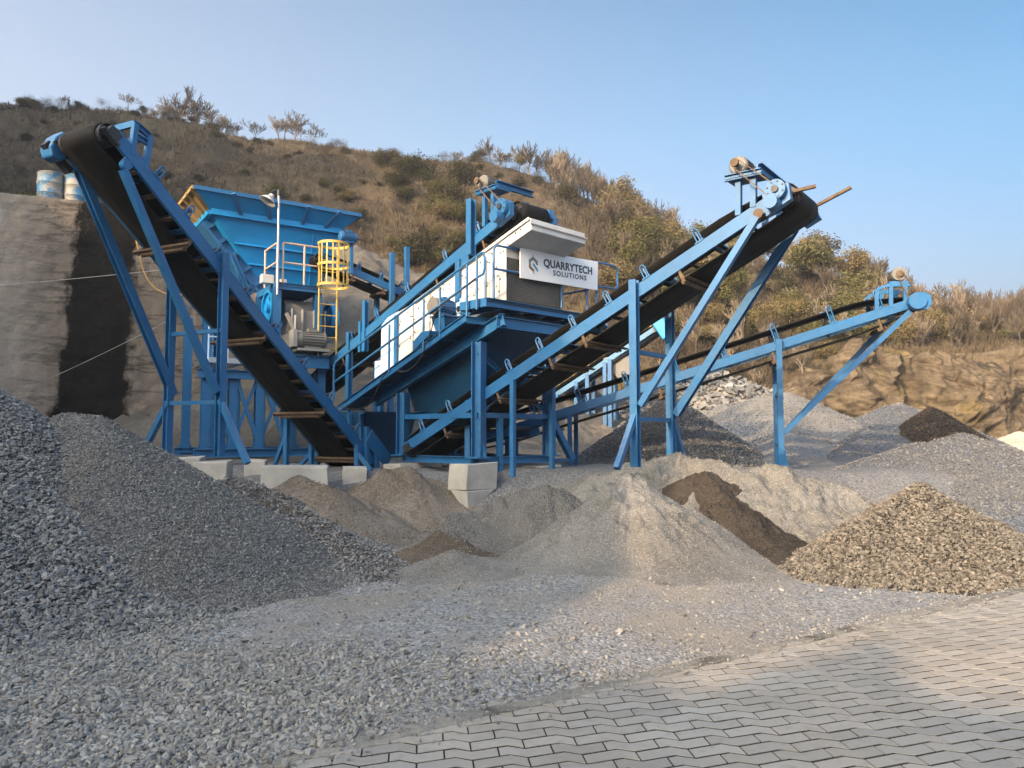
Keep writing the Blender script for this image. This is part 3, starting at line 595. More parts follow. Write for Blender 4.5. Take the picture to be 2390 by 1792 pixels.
# ------------------------------------------------------------------ retaining wall, oil drums, cast blocks
WD = V(.905, .425, 0); W0 = P(0, 448, 21.8); WN = V(.425, -.905, 0)
def WP(t, z, o=0): return V(W0.x, W0.y, 0) + WD * t + WN * o + V(0, 0, z)
def wall():
    ts = np.linspace(-10, 8.4, 230); zs = np.linspace(.4, 1.0, 90)
    vs = []
    for k in zs:
        for tt in ts:
            top = W0.z + .05 * float(fbm(tt * .8, 2, 3, 3)) - .06 * tt * 0
            z = .3 + (top - .3) * (k - .4) / .6
            o = .05 * float(fbm(tt * .5, z * .5, 4, 14)) + .06 * float(fbm(tt * 3.2, z * 3.6, 4, 15)); vs.append(WP(tt, z, o))
    n, m = len(zs), len(ts); b = [WP(tt, W0.z - .02, -3.4) for tt in ts]; b2 = [WP(tt, .3, -3.4) for tt in ts]
    mb = MB(); idx = np.arange(n * m).reshape(n, m)
    fs = [(idx[i, j], idx[i, j+1], idx[i+1, j+1], idx[i+1, j]) for i in range(n-1) for j in range(m-1)]
    B = n * m; fs += [(idx[n-1, j], idx[n-1, j+1], B+j+1, B+j) for j in range(m-1)] + [(B+j, B+j+1, B+m+j+1, B+m+j) for j in range(m-1)]
    fs += [tuple(int(idx[i, m-1]) for i in range(n)) + (B + m - 1, B + 2*m - 1), tuple(int(idx[i, 0]) for i in range(n)) + (B, B + m)]
    mb.add(vs + b + b2, fs)
    t = concrete('stained_concrete', (.20, .165, .135)); nt = t
    # damp black stain: a band between two ragged edges, at a fixed place on the wall
    mp = t.n.new('ShaderNodeVectorMath'); mp.operation = 'DOT_PRODUCT'; t.link(t.geo.outputs['Position'], mp.inputs[0]); mp.inputs[1].default_value = WD
    off = t.math('SUBTRACT', mp.outputs['Value'], float(V(W0.x, W0.y, 0).dot(WD)))
    z = t.sep(t.geo.outputs['Position'], 2)
    rag = t.math('ADD', t.math('MULTIPLY', t.math('SUBTRACT', t.noise(1.1, 7, .72), .5), 1.0), t.math('MULTIPLY', t.math('SUBTRACT', t.noise(3.0, 4, .6, None, (1, 1, .2)), .5), .5))
    e = t.math('ADD', off, rag)
    lo = t.math('ADD', t.math('MULTIPLY', z, .085), 1.25); hi = t.math('ADD', t.math('MULTIPLY', z, .02), 3.55)
    m1 = t.math('MULTIPLY', t.ramp(t.math('SUBTRACT', e, lo), (0, 0), (.16, 1)), t.ramp(t.math('SUBTRACT', hi, e), (0, 0), (.20, 1)))
    old = t.b.inputs['Base Color'].links[0].from_socket
    pal = t.mix(t.math('MULTIPLY', t.ramp(t.noise(.8, 5, .6), (.55, 0), (.7, .7)), t.ramp(off, (0.0, 1.0), (.9, 0.0))), t.mix(t.ramp(t.math('MULTIPLY', off, .3), (.1, .55), (.5, 0.0)), old, (.30, .265, .23)), (.40, .40, .41))
    t.col(t.mix(t.math('MULTIPLY', m1, .97), pal, (.006, .005, .0045)))
    tag(mb.build('retaining_wall', t.m, None, True), 'high rough concrete wall with a wide black stain, behind the steep conveyor', 'wall')
wall()
def drum(px, py, o, dent, label):
    h = HIT(px, py, W0 - WN * o, WD); b = V(h.x, h.y, W0.z - .03)
    root = thing('oil_drum', label, 'oil drum', b, 'oil drums on the wall')
    r, H = .37, .98; m = MB(); prof = [(0, r-.01), (.02, r+.008), (.05, r-.006), (.30, r-.004), (.325, r+.012), (.35, r-.004), (.63, r-.004), (.655, r+.012), (.68, r-.004), (.94, r-.006), (.96, r+.008), (.98, r-.004)]
    N = 28; vs = []
    for z, rr in prof:
        for k in range(N):
            a = 2*math.pi*k/N; q = rr * (1 + dent * .03 * math.sin(3*a + z*4)); vs.append(b + V(q*math.cos(a), q*math.sin(a), z))
    fs = [(i*N+k, i*N+(k+1) % N, (i+1)*N+(k+1) % N, (i+1)*N+k) for i in range(len(prof)-1) for k in range(N)] + [tuple(range(N))[::-1]]
    m.add(vs, fs)
    t = MT('drum_paint', .55); n = t.noise(2.2, 5, .6)
    c = t.mix(t.ramp(n, (.47, 0), (.54, 1)), (.24, .225, .20), (.03, .14, .26)); c = t.mix(t.ramp(t.noise(7, 5), (.6, 0), (.75, .7)), c, (.26, .17, .10)); t.col(c)
    m.build('drum_body', t.m, root, True)
    m = MB(); m.cyl(b + V(0, 0, .955), b + V(0, 0, .965), r - .012, n=24); m.cyl(b + V(.2, .05, .965), b + V(.2, .05, .985), .035); m.build('lid', M['rust'], root)
drum(118, 455, .75, 1, 'dented grey oil drum with a blue paint patch on its side'); drum(179, 468, .75, .4, 'oil drum half hidden behind the conveyor strut, more blue than the other')

def block(label, near, wr, wl, ztop, zbot, d1, d2, tip=None, mat=None, chip=.03, seed=1):
    """cast block: near = nearest vertical edge (x,y); wr along d1, wl along d2"""
    rng = random.Random(seed); a, b = d1 * wr, d2 * wl; o = V(near[0], near[1], 0)
    m = MB(); q = [o, o + a, o + a + b, o + b]; j = lambda s: V(rng.uniform(-s, s), rng.uniform(-s, s), rng.uniform(-s, s))
    bot = [p + V(0, 0, zbot) + j(chip) for p in q]; top = [p + V(0, 0, ztop) + j(chip) for p in q]
    m.frus(bot, top)
    if tip is not None:
        c = o * .82 + (o + (a + b) * .5) * .18; m.frus([c.lerp(p, .08) + V(0, 0, tip) for p in q], [c + (p - c) * .93 + V(0, 0, zbot + .004) for p in q])
    return tag(m.build('concrete_block', mat or M['block'], None, False, .018), label, 'concrete block', 'cast concrete footings')
E1, E2 = V(.70, -.714, 0), V(.714, .70, 0)
pz = P(1090, 1083, 13.35); block('tallest concrete footing, under the nearest leg of the screening unit', pz, .74, .50, pz.z, P(1090, 1147, 13.35).z, E2, -E1, P(1090, 1200, 13.35).z, seed=1)
p = P(934, 1083, 15.3); block('concrete footing with sand banked against it under the lower leg of the screening unit', p, 1.05, .55, p.z, p.z - .7, E2, -E1, seed=2)
p = P(1262, 1089, 15.2); block('concrete footing under the far leg of the screening unit', p, .66, .5, p.z, p.z - .6, E2, -E1, seed=3)
p = P(1322, 1110, 15.6); block('low concrete block next to the far footing', p, .78, .5, p.z, p.z - .4, E2, -E1, seed=4)
XD, YD = V(.97, .24, 0), V(-.24, .97, 0)
p = P(398, 1068, 13.6); block('dust covered concrete block behind the heap of fine chippings', p, .5, .7, p.z, p.z - .55, XD, YD, seed=5)
p = P(447, 1079, 12.9); block('broad concrete block at the foot of the left trestle legs', p, .57, .8, p.z, p.z - .50, XD, YD, seed=6)
p = P(500, 1137, 12.3); block('lowest concrete block, half buried in dark gravel', p, .62, .8, p.z, p.z - .55, XD, YD, P(500, 1205, 12.3).z - .2, seed=7)
p = P(571, 1074, 14.6); block('small upright concrete block under the crusher base beam', p, .40, .4, p.z, p.z - .4, XD, YD, seed=8)
p = P(608, 1090, 13.2); block('long concrete block beside the brown gravel mound', p, 1.15, .6, p.z, p.z - .45, XD, YD, seed=9)
p = P(800, 1092, 14.2); block('concrete block between the steep conveyor tail and the sand mound', p, .45, .5, p.z, p.z - .35, XD, YD, seed=10)
# ------------------------------------------------------------------ belt conveyors
def motor(parent, c, ax, r, L, up=(0, 0, 1), mat=None, name='motor'):
    """electric motor: finned body with feet and terminal box; a domed fan cover"""
    ax = ax.normalized(); up = V(*up); sd = ax.cross(up).normalized(); mat = mat or M['motor']; m = MB()
    m.cyl(c - ax*L*.36, c + ax*L*.40, r*.90, n=24); m.cyl(c + ax*L*.40, c + ax*L*.46, r*.96, r*.80, 24); m.cyl(c + ax*L*.46, c + ax*L*.62, r*.18, n=10)
    for k in range(20):
        a = 2*math.pi*k/20
        if -2.2 < a - math.pi*1.5 + .01 < -1.0 + .0: pass
        d = sd*math.cos(a) + up*math.sin(a); m.box(c + d*r*.93 + ax*L*.01, ax*L*.66, d*r*.14, d.cross(ax)*r*.05)
    for s in (-1, 1): m.box(c - up*r*1.0 + sd*s*r*.62, ax*L*.6, sd*r*.42, up*r*.16); m.box(c - up*r*.85 + sd*s*r*.55, ax*L*.5, sd*r*.1, up*r*.4)
    m.box(c + up*r*.98 + sd*r*.35, ax*L*.3, sd*r*.6, up*r*.4)
    o = m.build(name, mat, parent)
    m = MB(); m.cyl(c - ax*L*.36, c - ax*L*.50, r*.99, r*.93, 24); m.cyl(c - ax*L*.50, c - ax*L*.53, r*.70, r*.6, 20)
    m.build('fan_cover', mat, o, True); return o

class Conveyor:
    def __init__(s, name, label, nh, nt, w, side=1, beamh=.20, base=None, mat=None):
        s.nh, s.nt = nh, nt; s.d = nh - nt; s.L = s.d.length; s.u = s.d.normalized(); h = V(s.d.x, s.d.y, 0).normalized()
        s.h = h; s.ax = V(h.y, -h.x, 0) * side; s.w = w; n = s.ax.cross(s.u); s.n = n if n.z > 0 else -n
        s.fo = nt + s.ax * w; s.bh = beamh; s.mat = mat or M['blue']
        s.o = thing(name, label, 'conveyor', base or V(nt.x, nt.y, gz(nt.x, nt.y)))
    def at(s, t, a=0.0, n=0.0): return s.nt + s.u * t + s.ax * a + s.n * n         # t along, a across, n above the beams
    def near(s, x, y): return HIT(x, y, s.nt, s.h)
    def far(s, x, y): return HIT(x, y, s.fo, s.h)
    def tof(s, p): return (p - s.nt).dot(s.u)
    def beams(s, t0=0, t1=0):
        for a, fl in ((0, 1), (s.w, -1)):
            f = fl if s.ax.cross(s.u).z > 0 else fl
            m = MB(); p, q = s.at(-t0, a), s.at(s.L + t1, a)
            # channel, flanges towards the belt
            pr = [(-.03, -s.bh/2), (.03, -s.bh/2), (.03, -s.bh/2+.016), (-.016, -s.bh/2+.016), (-.016, s.bh/2-.016), (.03, s.bh/2-.016), (.03, s.bh/2), (-.03, s.bh/2)]
            uu, sd, _ = m.frame(p, q, s.n)
            if (sd.dot(s.ax) > 0) != (a == 0): pr = [(-x, y) for x, y in pr][::-1]
            m.extr(p, q, pr, s.n); m.build('side_beam', s.mat, s.o)
    def belt(s, r=.17, tt=.155, mar=.10, side=.10, hd=.16, td=.1, nh=-.01, drop=0.0):
        s.tt = tt; s.hc = s.at(s.L + hd, 0, nh); s.tc = s.at(-td, 0, nh); s.r = r
        bw = s.w - 2*mar; cr = [(mar, 1), (mar + bw*.28, .12), (mar + bw*.5, 0), (mar + bw*.72, .12), (mar + bw, 1)]
        rows = []                                                     # (t, n, trough)
        N = 26
        for i in range(N + 1):
            f = i / N; t = -td + (s.L + hd + td) * f; e = min(1, min(f, 1 - f) * s.L / .9)
            rows.append((t, nh + r + (tt - r - nh) * e, side * e))
        for k in range(1, 12): a = math.pi * k / 12; rows.append((s.L + hd + r * math.sin(a), nh + r * math.cos(a), 0))
        for i in range(N + 1):
            f = i / N; rows.append((s.L + hd - (s.L + hd + td) * f, nh - r - drop * min(1, min(f, 1 - f) * s.L / 1.2) - .012 * math.sin(f * math.pi * 4) ** 2, 0))
        for k in range(1, 12): a = math.pi * k / 12; rows.append((-td - r * math.sin(a), nh - r * math.cos(a), 0))
        vs = []; n = len(rows); uvs = []; acc = 0; prev = None
        for (t, z, tr) in rows:
            for (a, e) in cr: vs.append(s.at(t, a, z + tr * e))
        fs = [(i*5+k, i*5+k+1, ((i+1) % n)*5+k+1, ((i+1) % n)*5+k) for i in range(n) for k in range(4)]
        m = MB(); m.add(vs, fs); o = m.build('belt', M['belt'], s.o, True, solid=.016)
        uv = o.data.uv_layers.new(name='UVMap')
        for pol in o.data.polygons:
            for li in pol.loop_indices:
                vi = o.data.loops[li].vertex_index; i = vi // 5
                if i == 0 and max(o.data.loops[q].vertex_index // 5 for q in pol.loop_indices) == n - 1: i = n
                uv.data[li].uv = (cr[vi % 5][0], i * .3)
    def pulleys(s, rr=None):
        r = (s.r - .012); 
        for nm, c in (('head_drum', s.hc), ('tail_drum', s.tc)):
            m = MB(); a0, a1 = c + s.ax*.09, c + s.ax*(s.w - .09)
            m.cyl(a0, a1, r, n=28, cap=False)
            for e, sg_ in ((a0, 1), (a1, -1)):
                q = e + s.ax * .05 * sg_; m.cyl(q, q + s.ax*.01*sg_, r, n=28); m.cyl(q - s.ax*.03*sg_, q, .07, n=12)
                for k in range(6):
                    a = math.pi*k/3; dd = s.u*math.cos(a) + s.n*math.sin(a); m.beam(q - s.ax*.012*sg_ + dd*.04, q - s.ax*.012*sg_ + dd*(r - .005), .02, .02, s.ax)
            m.cyl(c - s.ax*.06, c + s.ax*(s.w + .06), .035, n=12); o = m.build(nm, M['dark'], s.o, True)
            for a in (-.005, s.w + .005):
                m = MB(); q = c + s.ax*a; m.box(q, s.u*.20, s.ax*.09, s.n*.12); m.cyl(q - s.ax*.05, q + s.ax*.05, .075, n=14); m.box(q - s.n*.08, s.u*.30, s.ax*.1, s.n*.03)
                m.build('bearing', M['dark'], o)
    def idlers(s, ts, hoop=True):
        for t in ts:
            m = MB(); z = s.bh/2; dz = max(0, s.tt - .17)
            m.beam(s.at(t, -.0, z + .02), s.at(t, s.w, z + .02), .05, .04, s.n)
            for a, sg_ in ((0.0, 1), (s.w, -1)):
                m.tube([s.at(t-.045, a, z), s.at(t-.045, a, z + .20 + dz), s.at(t-.03, a, z + .235 + dz), s.at(t, a, z + .25 + dz), s.at(t+.03, a, z + .235 + dz), s.at(t+.045, a, z + .20 + dz), s.at(t+.045, a, z)], .014, 6)
                m.box(s.at(t, a, z + .01), s.u*.16, s.ax*.09, s.n*.02)
                m.beam(s.at(t, a + sg_*.05, z), s.at(t, a + sg_*.02, z + .20), .03, .02)
            o = m.build('idler', s.mat, s.o, False)
            m = MB(); b = s.w - .2; z = z + dz
            m.cyl(s.at(t, .03, z + .17), s.at(t, .1 + b*.27, z + .055), .045, n=12); m.cyl(s.at(t, .1 + b*.3, z + .05), s.at(t, .1 + b*.7, z + .05), .045, n=12); m.cyl(s.at(t, s.w - .03, z + .17), s.at(t, .1 + b*.73, z + .055), .045, n=12)
            m.build('roller', M['dark'], o, True)
    def returns(s, ts, z=None, ext=.06):
        z = z if z is not None else -s.r - .075
        for t in ts:
            m = MB(); m.cyl(s.at(t, .06, z), s.at(t, s.w - .06, z), .042, n=12)
            o = m.build('return_roller', M['rust'], s.o, True)
            m = MB(); 
            m.angle(s.at(t + .09, -ext, z - .02), s.at(t + .09, s.w + ext, z - .02), .055, .01, s.n)
            for a in (.0, s.w): m.beam(s.at(t + .03, a, -s.bh/2 + .01), s.at(t + .03, a, z - .03), .05, .014, s.ax)
            m.build('roller_hanger', M['rust'], o)
    def braces(s, ts, z=-.07, size=.055, mat=None):
        for t in ts: m = MB(); m.angle(s.at(t, .03, z), s.at(t, s.w - .03, z), size, .008, s.n); m.build('cross_brace', mat or M['rust'], s.o)
    def post(s, name, p, q, w=.12, ib=True, mat=None, up=None):
        m = MB(); (m.ibeam(p, q, w, w, .014, up or s.ax) if ib else m.beam(p, q, w, w, up or s.ax)); return m.build(name, mat or s.mat, s.o)

# ---- the steep conveyor
k = 1.1
A = Conveyor('belt_conveyor', 'steep blue belt conveyor with its head high above the concrete wall', P(268, 314, 9.5*k), P(874, 1086, 14.5*k), 1.0*k, 1, .20, V(-3.0, 15.9, 1.0))
A.beams(.1, .0); A.belt(r=.17, hd=.02, td=.0, tt=.16, mar=.17); A.pulleys()
A.idlers([A.L*f for f in (.12, .25, .37, .49, .60, .71, .81, .90)]); A.returns([A.L*f for f in (.06, .245, .50, .765)], ext=.10)
A.braces([A.L*f for f in np.linspace(.08, .93, 17)])
A.braces([A.L*f for f in (.3, .55, .69, .79)], -.03, .07, M['blue'])
tl = A.near(517, 612); zb = A.near(498, 1058).z - .05; zc_ = zb
pr_ = V(tl.x, tl.y, 0); pl_ = pr_ + A.ax * (A.w + .06); pr_ = pr_ - A.ax * .06
def ztop(px, py, p): d = ray(px, py); return EYE + d.z * (p.y / d.y)
A.post('leg', pr_ + V(0, 0, tl.z + .15), pr_ + V(0, 0, zb)); A.post('leg', pl_ + V(0, 0, ztop(392, 652, pl_)), pl_ + V(0, 0, zb))
for y in (781, 941):
    z = ztop(450, y, pl_); A.post('tie_bar', pl_ + V(0, 0, z), pr_ + V(0, 0, z), .065, False, None, (0, 0, 1))
z1 = ztop(440, 938, pl_)
A.post('outrigger', pl_ + V(0, 0, z1), pl_ + A.ax * .62 + V(0, 0, zb), .085, False); A.post('outrigger', pr_ + V(0, 0, z1), pr_ - A.ax * .62 + V(0, 0, zb - .1), .085, False)
A.post('strut', A.far(186, 398), pl_ - A.h*.09 + V(0, 0, ztop(391, 921, pl_)), .125, True); A.post('strut', A.near(293, 390) + A.n*-.06, pr_ + A.h*.09 + V(0, 0, ztop(499, 915, pr_)), .10, False)
for p in (A.near(293, 385), A.far(184, 392)):
    m = MB(); m.cyl(p - A.ax*.05, p + A.ax*.05, .07, n=14); m.box(p + A.n*.06, A.u*.16, A.ax*.04, A.n*.14); m.build('pivot_bracket', A.mat, A.o)
# short tail legs
for f, a in ((.10, -.05), (.10, 1.15), (.22, 1.15)):
    p = A.at(A.L*f, a, -.05); g = V(p.x, p.y, 1.0); A.post('leg', p, g, .09, False); A.post('outrigger', p.lerp(g, .35), g - A.ax*.35*(1 if a < .5 else -1) + V(0, 0, 0), .07, False)
# boot frame round the tail
for f, a in ((.02, -.08), (.02, 1.2), (.075, -.08), (.075, 1.2)):
    p = A.at(A.L*f, a, .12); A.post('boot_post', p + V(0, 0, .35), V(p.x, p.y, .8), .085, False)
for f, a in ((.03, -.13), (.03, 1.25)):
    p = A.at(A.L*f, a, .25); m = MB(); m.box(p, A.u*.9, A.ax*.02, A.n*.32); m.build('skirt_plate', A.mat, A.o)
# gearbox on the far side
c = A.hc + A.ax * (A.w + .13) + A.u*.02; m = MB()
pr2 = [(-.16, .20), (.05, .22), (.14, .16), (.16, .0), (.11, -.18), (0, -.27), (-.13, -.21), (-.18, 0)]
m.prism([c - A.ax*.14 + A.u*x + A.n*y for x, y in pr2], A.ax*.26); g = m.build('gearbox', A.mat, A.o, False, .03)
m = MB(); m.cyl(c + A.ax*.08 - A.n*.08, c + A.ax*.20 - A.n*.08, .11, .09, 18); m.build('gearbox_cover', A.mat, g, True)
m = MB(); m.cyl(A.hc + A.ax*A.w, c, .04); m.box(A.at(A.L - .05, A.w + .1, -.16), A.u*.5, A.ax*.12, A.n*.10); m.build('drive_shaft', M['dark'], g)
# motor seat frame, empty
n1, n2 = A.near(316, 288), A.near(350, 318); b1, b2 = A.near(307, 362), A.near(337, 400)
for p, q in ((n1, b1), (n2, b2)): A.post('frame_post', p, q, .075, False); 
for p, q in ((n1, n2), (n1 + A.ax*.95, n2 + A.ax*.95), (n1, n1 + A.ax*.95), (n2, n2 + A.ax*.95), (n1.lerp(b1, .36), n2.lerp(b2, .2))):
    m = MB(); m.chan(p, q, .05, .09); m.build('frame_rail', A.mat, A.o)
for p, q in ((n1, b1), (n2, b2)): A.post('frame_post', p + A.ax*.95, q + A.ax*.95, .07, False)

def drive_head(C, fpx, posts, w_u, mc, rm, Lm, gb=.20):
    """motor seat on two posts over the near beam, gearbox on the near end of the head drum, V-belt between them"""
    pl = C.near(*fpx); tops = []
    for (x, y0, y1) in posts:
        p, q = C.near(x, y0), C.near(x, y1); C.post('frame_post', p, q, .085, False, M['white'] if C.white else None); C.post('frame_post', p + C.ax*C.w, q + C.ax*C.w, .085, False)
    m = MB(); m.box(pl + C.ax*.12, C.h*w_u, C.ax*.42, V(0, 0, .03)); m.chan(pl - C.h*w_u/2 - C.ax*.09, pl + C.h*w_u/2 - C.ax*.09, .05, .10); m.build('motor_plate', C.mat, C.o)
    m = MB(); q = pl + C.h*(w_u/2 - .05) + V(0, 0, .17); m.chan(q - V(0, 0, .07), q - V(0, 0, .07) + C.ax*(C.w + .1), .07, .13); m.build('frame_rail', C.mat, C.o)
    mp = C.near(*mc); mo = motor(C.o, V(mp.x, mp.y, pl.z + rm*1.12) + C.ax*.12, -C.ax, rm, Lm)
    c = C.hc - C.ax*.24; m = MB(); m.cyl(c - C.ax*.10, c + C.ax*.13, gb, n=24); m.prism([c + C.ax*.0 + C.u*x + C.n*y for x, y in ((-.30, -.24), (.10, -.22), (.18, .0), (.0, .18), (-.2, .1))], C.ax*.12)
    g = m.build('gearbox', C.gmat, C.o, True)
    m = MB()
    for q in range(8): a_ = math.pi*q/4; bp = c - C.ax*.10 + (C.u*math.cos(a_) + C.n*math.sin(a_))*gb*.8; m.cyl(bp - C.ax*.012, bp + C.ax*.01, .014, n=6)
    m.cyl(c - C.ax*.13, c - C.ax*.09, gb*.35, n=16); m.build('cover_bolt', M['dark'], g)
    m = MB(); d = c - C.u*.12 - C.n*.16 - C.ax*.1; m.cyl(d - C.ax*.12, d + C.ax*.06, gb*.70, gb*.72, 22); m.build('gearbox_cover', C.gmat, g, True)
    m = MB(); e0 = V(mp.x, mp.y, pl.z + rm*1.12) - C.ax*(Lm*.5 + .0); e1 = c - C.ax*.14 - C.u*.05 + C.n*.02
    e1 = e1 + C.ax * (e0 - e1).dot(C.ax)
    dd = (e1 - e0).normalized(); nn = dd.cross(C.ax)
    for sgn in (-1, 1): m.beam(e0 + nn*rm*.42*sgn, e1 + nn*.09*sgn, .03, .016, nn)
    m.cyl(e0 - C.ax*.02, e0 + C.ax*.03, rm*.42, n=18); m.cyl(e1 - C.ax*.02, e1 + C.ax*.1, .09, n=18)
    m.build('drive_belt', M['rust'], mo)
    m = MB(); q = C.hc + C.ax*(C.w + .10); m.box(q, C.u*.26, C.ax*.14, C.n*.34); m.cyl(q - C.ax*.05, q + C.ax*.12, .12, n=16); m.build('end_guard', C.mat, C.o)

# ---- the big raised conveyor
C = Conveyor('belt_conveyor', 'long raised belt conveyor with a bare steel bar jutting from its head', P(1789, 478, 11.0), P(955, 1040, 15.5), 1.18, -1, .20, V(-2.1, 15.5, 1.0))
C.white = False; C.gmat = M['blue']
C.beams(.1, .0); C.belt(r=.20, hd=.26, td=.05, tt=.17, side=.12); C.pulleys()
C.idlers([C.L*f for f in (.06, .16, .26, .36, .455, .55, .645, .74, .865)]); C.returns([C.L*f for f in (.12, .30, .46, .555, .80)], ext=.12)
C.braces([C.L*f for f in np.linspace(.05, .95, 15)], mat=M['dark']); C.braces([C.L*f for f in (.25, .4, .5, .62)], -.03, .08, M['blue'])
drive_head(C, (1738, 412), ((1724, 418, 503), (1759, 415, 484)), .56, (1727, 386), .15, .46, .145)
tn = C.near(1484, 655); zb = C.near(1471, 1082).z - .05
pn = V(tn.x, tn.y, 0) - C.ax*.07; pf = pn + C.ax*(C.w + .14)
C.post('leg', pn + V(0, 0, tn.z), pn + V(0, 0, zb), .13); C.post('leg', pf + V(0, 0, ztop(1586, 690, pf)), pf + V(0, 0, zb), .13)
for y in (821, 979): z = ztop(1486, y - 1, pn); C.post('tie_bar', pn + V(0, 0, z), pf + V(0, 0, z), .07, False, None, (0, 0, 1))
z1 = ztop(1470, 965, pn)
C.post('outrigger', pn + V(0, 0, z1), pn - C.ax*.62 + V(0, 0, zb), .09, False); C.post('outrigger', pf + V(0, 0, z1), pf + C.ax*.55 + V(0, 0, zb), .09, False)
C.post('strut', C.near(1770, 508) - C.ax*.05, pn + C.h*.1 + V(0, 0, ztop(1486, 946, pn)), .10, False); C.post('strut', C.far(1854, 533), pf + C.h*.1 + V(0, 0, ztop(1568, 968, pf)), .13)
for p in (C.near(1772, 500), C.far(1852, 526)):
    m = MB(); m.cyl(p - C.ax*.06, p + C.ax*.06, .075, n=14); m.box(p + C.n*.05, C.u*.16, C.ax*.05, C.n*.18); m.build('pivot_bracket', M['rust'], C.o)
m = MB(); p = C.far(1884, 496); q = HIT(1989, 441, C.fo, C.h); m.angle(p, q, .06, .01); m.build('steel_bar', M['rust'], C.o)
m = MB(); p = HIT(1813, 461, C.nt + C.ax*.10, C.h); q = HIT(1905, 439, C.nt + C.ax*.10, C.h); m.angle(p, q, .06, .01); m.build('steel_bar', M['rust'], C.o)
for f in (.02,):
    for a in (C.w,): p = C.at(C.L*f, a, -.05); C.post('leg', p, V(p.x, p.y, .9), .10, False)
for f in (.36,):      # thin props between the screen legs
    p = C.at(C.L*f, -.04, -.08); C.post('leg', p, V(p.x, p.y, .95), .085, False); p = C.at(C.L*f, C.w + .04, -.08); C.post('leg', p, V(p.x, p.y, .95), .085, False)

# ---- the low stockpile conveyor
D = Conveyor('belt_conveyor', 'low long belt conveyor ending above the grey heaps, seen from its side', P(2126, 708, 15.2), P(1070, 1040, 17.6), .85, -1 , .185, V(-1, 17.5, 1.0))
if D.ax.y < 0: D = None
D.white = False; D.gmat = M['blue']
D.beams(.1, 0); D.belt(r=.15, hd=.06, td=.05, tt=.30, side=.07, mar=.06, drop=.10); D.pulleys()
D.idlers([D.L*f for f in (.08, .19, .30, .41, .52, .625, .735, .85, .945)]); D.returns([D.L*f for f in (.22, .47, .715, .93)], -.31); D.braces([D.L*f for f in np.linspace(.1, .95, 9)], mat=M['dark'])
tn = D.near(1817, 793); zb = .7; pn = V(tn.x, tn.y, 0) - D.ax*.06; pf = pn + D.ax*(D.w + .12)
D.post('leg', pn + V(0, 0, tn.z), pn + V(0, 0, 1.3), .115, False); D.post('leg', pf + V(0, 0, ztop(1786, 802, pf)), pf + V(0, 0, zb), .115, False)
m = MB(); m.frus([pn + V(x, y, zb - .1) for x, y in ((-.09, -.06), (.16, -.06), (.16, .06), (-.09, .06))], [pn + V(x, y, 1.42) for x, y in ((-.065, -.06), (.065, -.06), (.065, .06), (-.065, .06))]); m.build('leg_foot', D.mat, D.o)
for y in (853, 918, 1038): z = ztop(1800, y, pn); D.post('tie_bar', pn + V(0, 0, z), pf + V(0, 0, z), .06, False, None, (0, 0, 1))
D.post('strut', D.near(2124, 727), pn + V(.06, 0, ztop(1815, 1010, pn)), .10, False); D.post('strut', D.far(2086, 738), pf + V(.06, 0, ztop(1790, 1020, pf)), .10)
tops = [D.near(2046, 675), D.near(2079, 664), D.near(2113, 664)]; bots = [D.near(2046, 728), D.near(2079, 718), D.near(2113, 720)]
for p, q in zip(tops, bots): D.post('frame_post', p, q, .075, False); D.post('frame_post', p + D.ax*D.w, q + D.ax*D.w, .075, False)
for a in (0, D.w):
    m = MB(); m.beam(tops[0] + D.ax*a, tops[1] + D.ax*a, .07, .06); m.beam(tops[1] + D.ax*a, tops[2] + D.h*.1 + D.ax*a, .07, .09); m.build('frame_rail', D.mat, D.o)
m = MB(); m.box((tops[1] + tops[2])/2 + D.ax*D.w*.3 + V(0, 0, .055), D.h*.34, D.ax*.55, V(0, 0, .03)); m.build('motor_plate', D.mat, D.o)
mc = D.near(2098, 647) + D.ax*.22; mc = V(mc.x, mc.y, tops[2].z + .07 + .15)
mo = motor(D.o, mc, D.ax * 1.0 + D.h * .0, .145, .55)
m = MB(); e0 = mc - D.ax*.30 ; e1 = D.hc - D.ax*.16 + D.n*.1; dd = (e1-e0).normalized(); nn = dd.cross(D.ax)
for sgn in (-1, 1): m.beam(e0 + nn*.06*sgn, e1 + nn*.1*sgn, .035, .016, nn)
m.cyl(e0 - D.ax*.03, e0 + D.ax*.08, .065, n=16); m.build('drive_belt', M['rust'], mo)
m = MB(); c = D.hc - D.ax*.17; m.cyl(c - D.ax*.12, c + D.ax*.10, .165, n=26); m.prism([c - D.ax*.05 + D.h*x + V(0, 0, y) for x, y in ((0, -.185), (.2, -.16), (.27, -.05), (.25, .11), (.16, .17), (0, .185))], D.ax*.16); m.build('gearbox', D.gmat, D.o, True)
for f in (.02, .12, .27):
    for a in (0, D.w): p = D.at(D.L*f, a, -.05); D.post('leg', p, V(p.x, p.y, .9), .09, False)

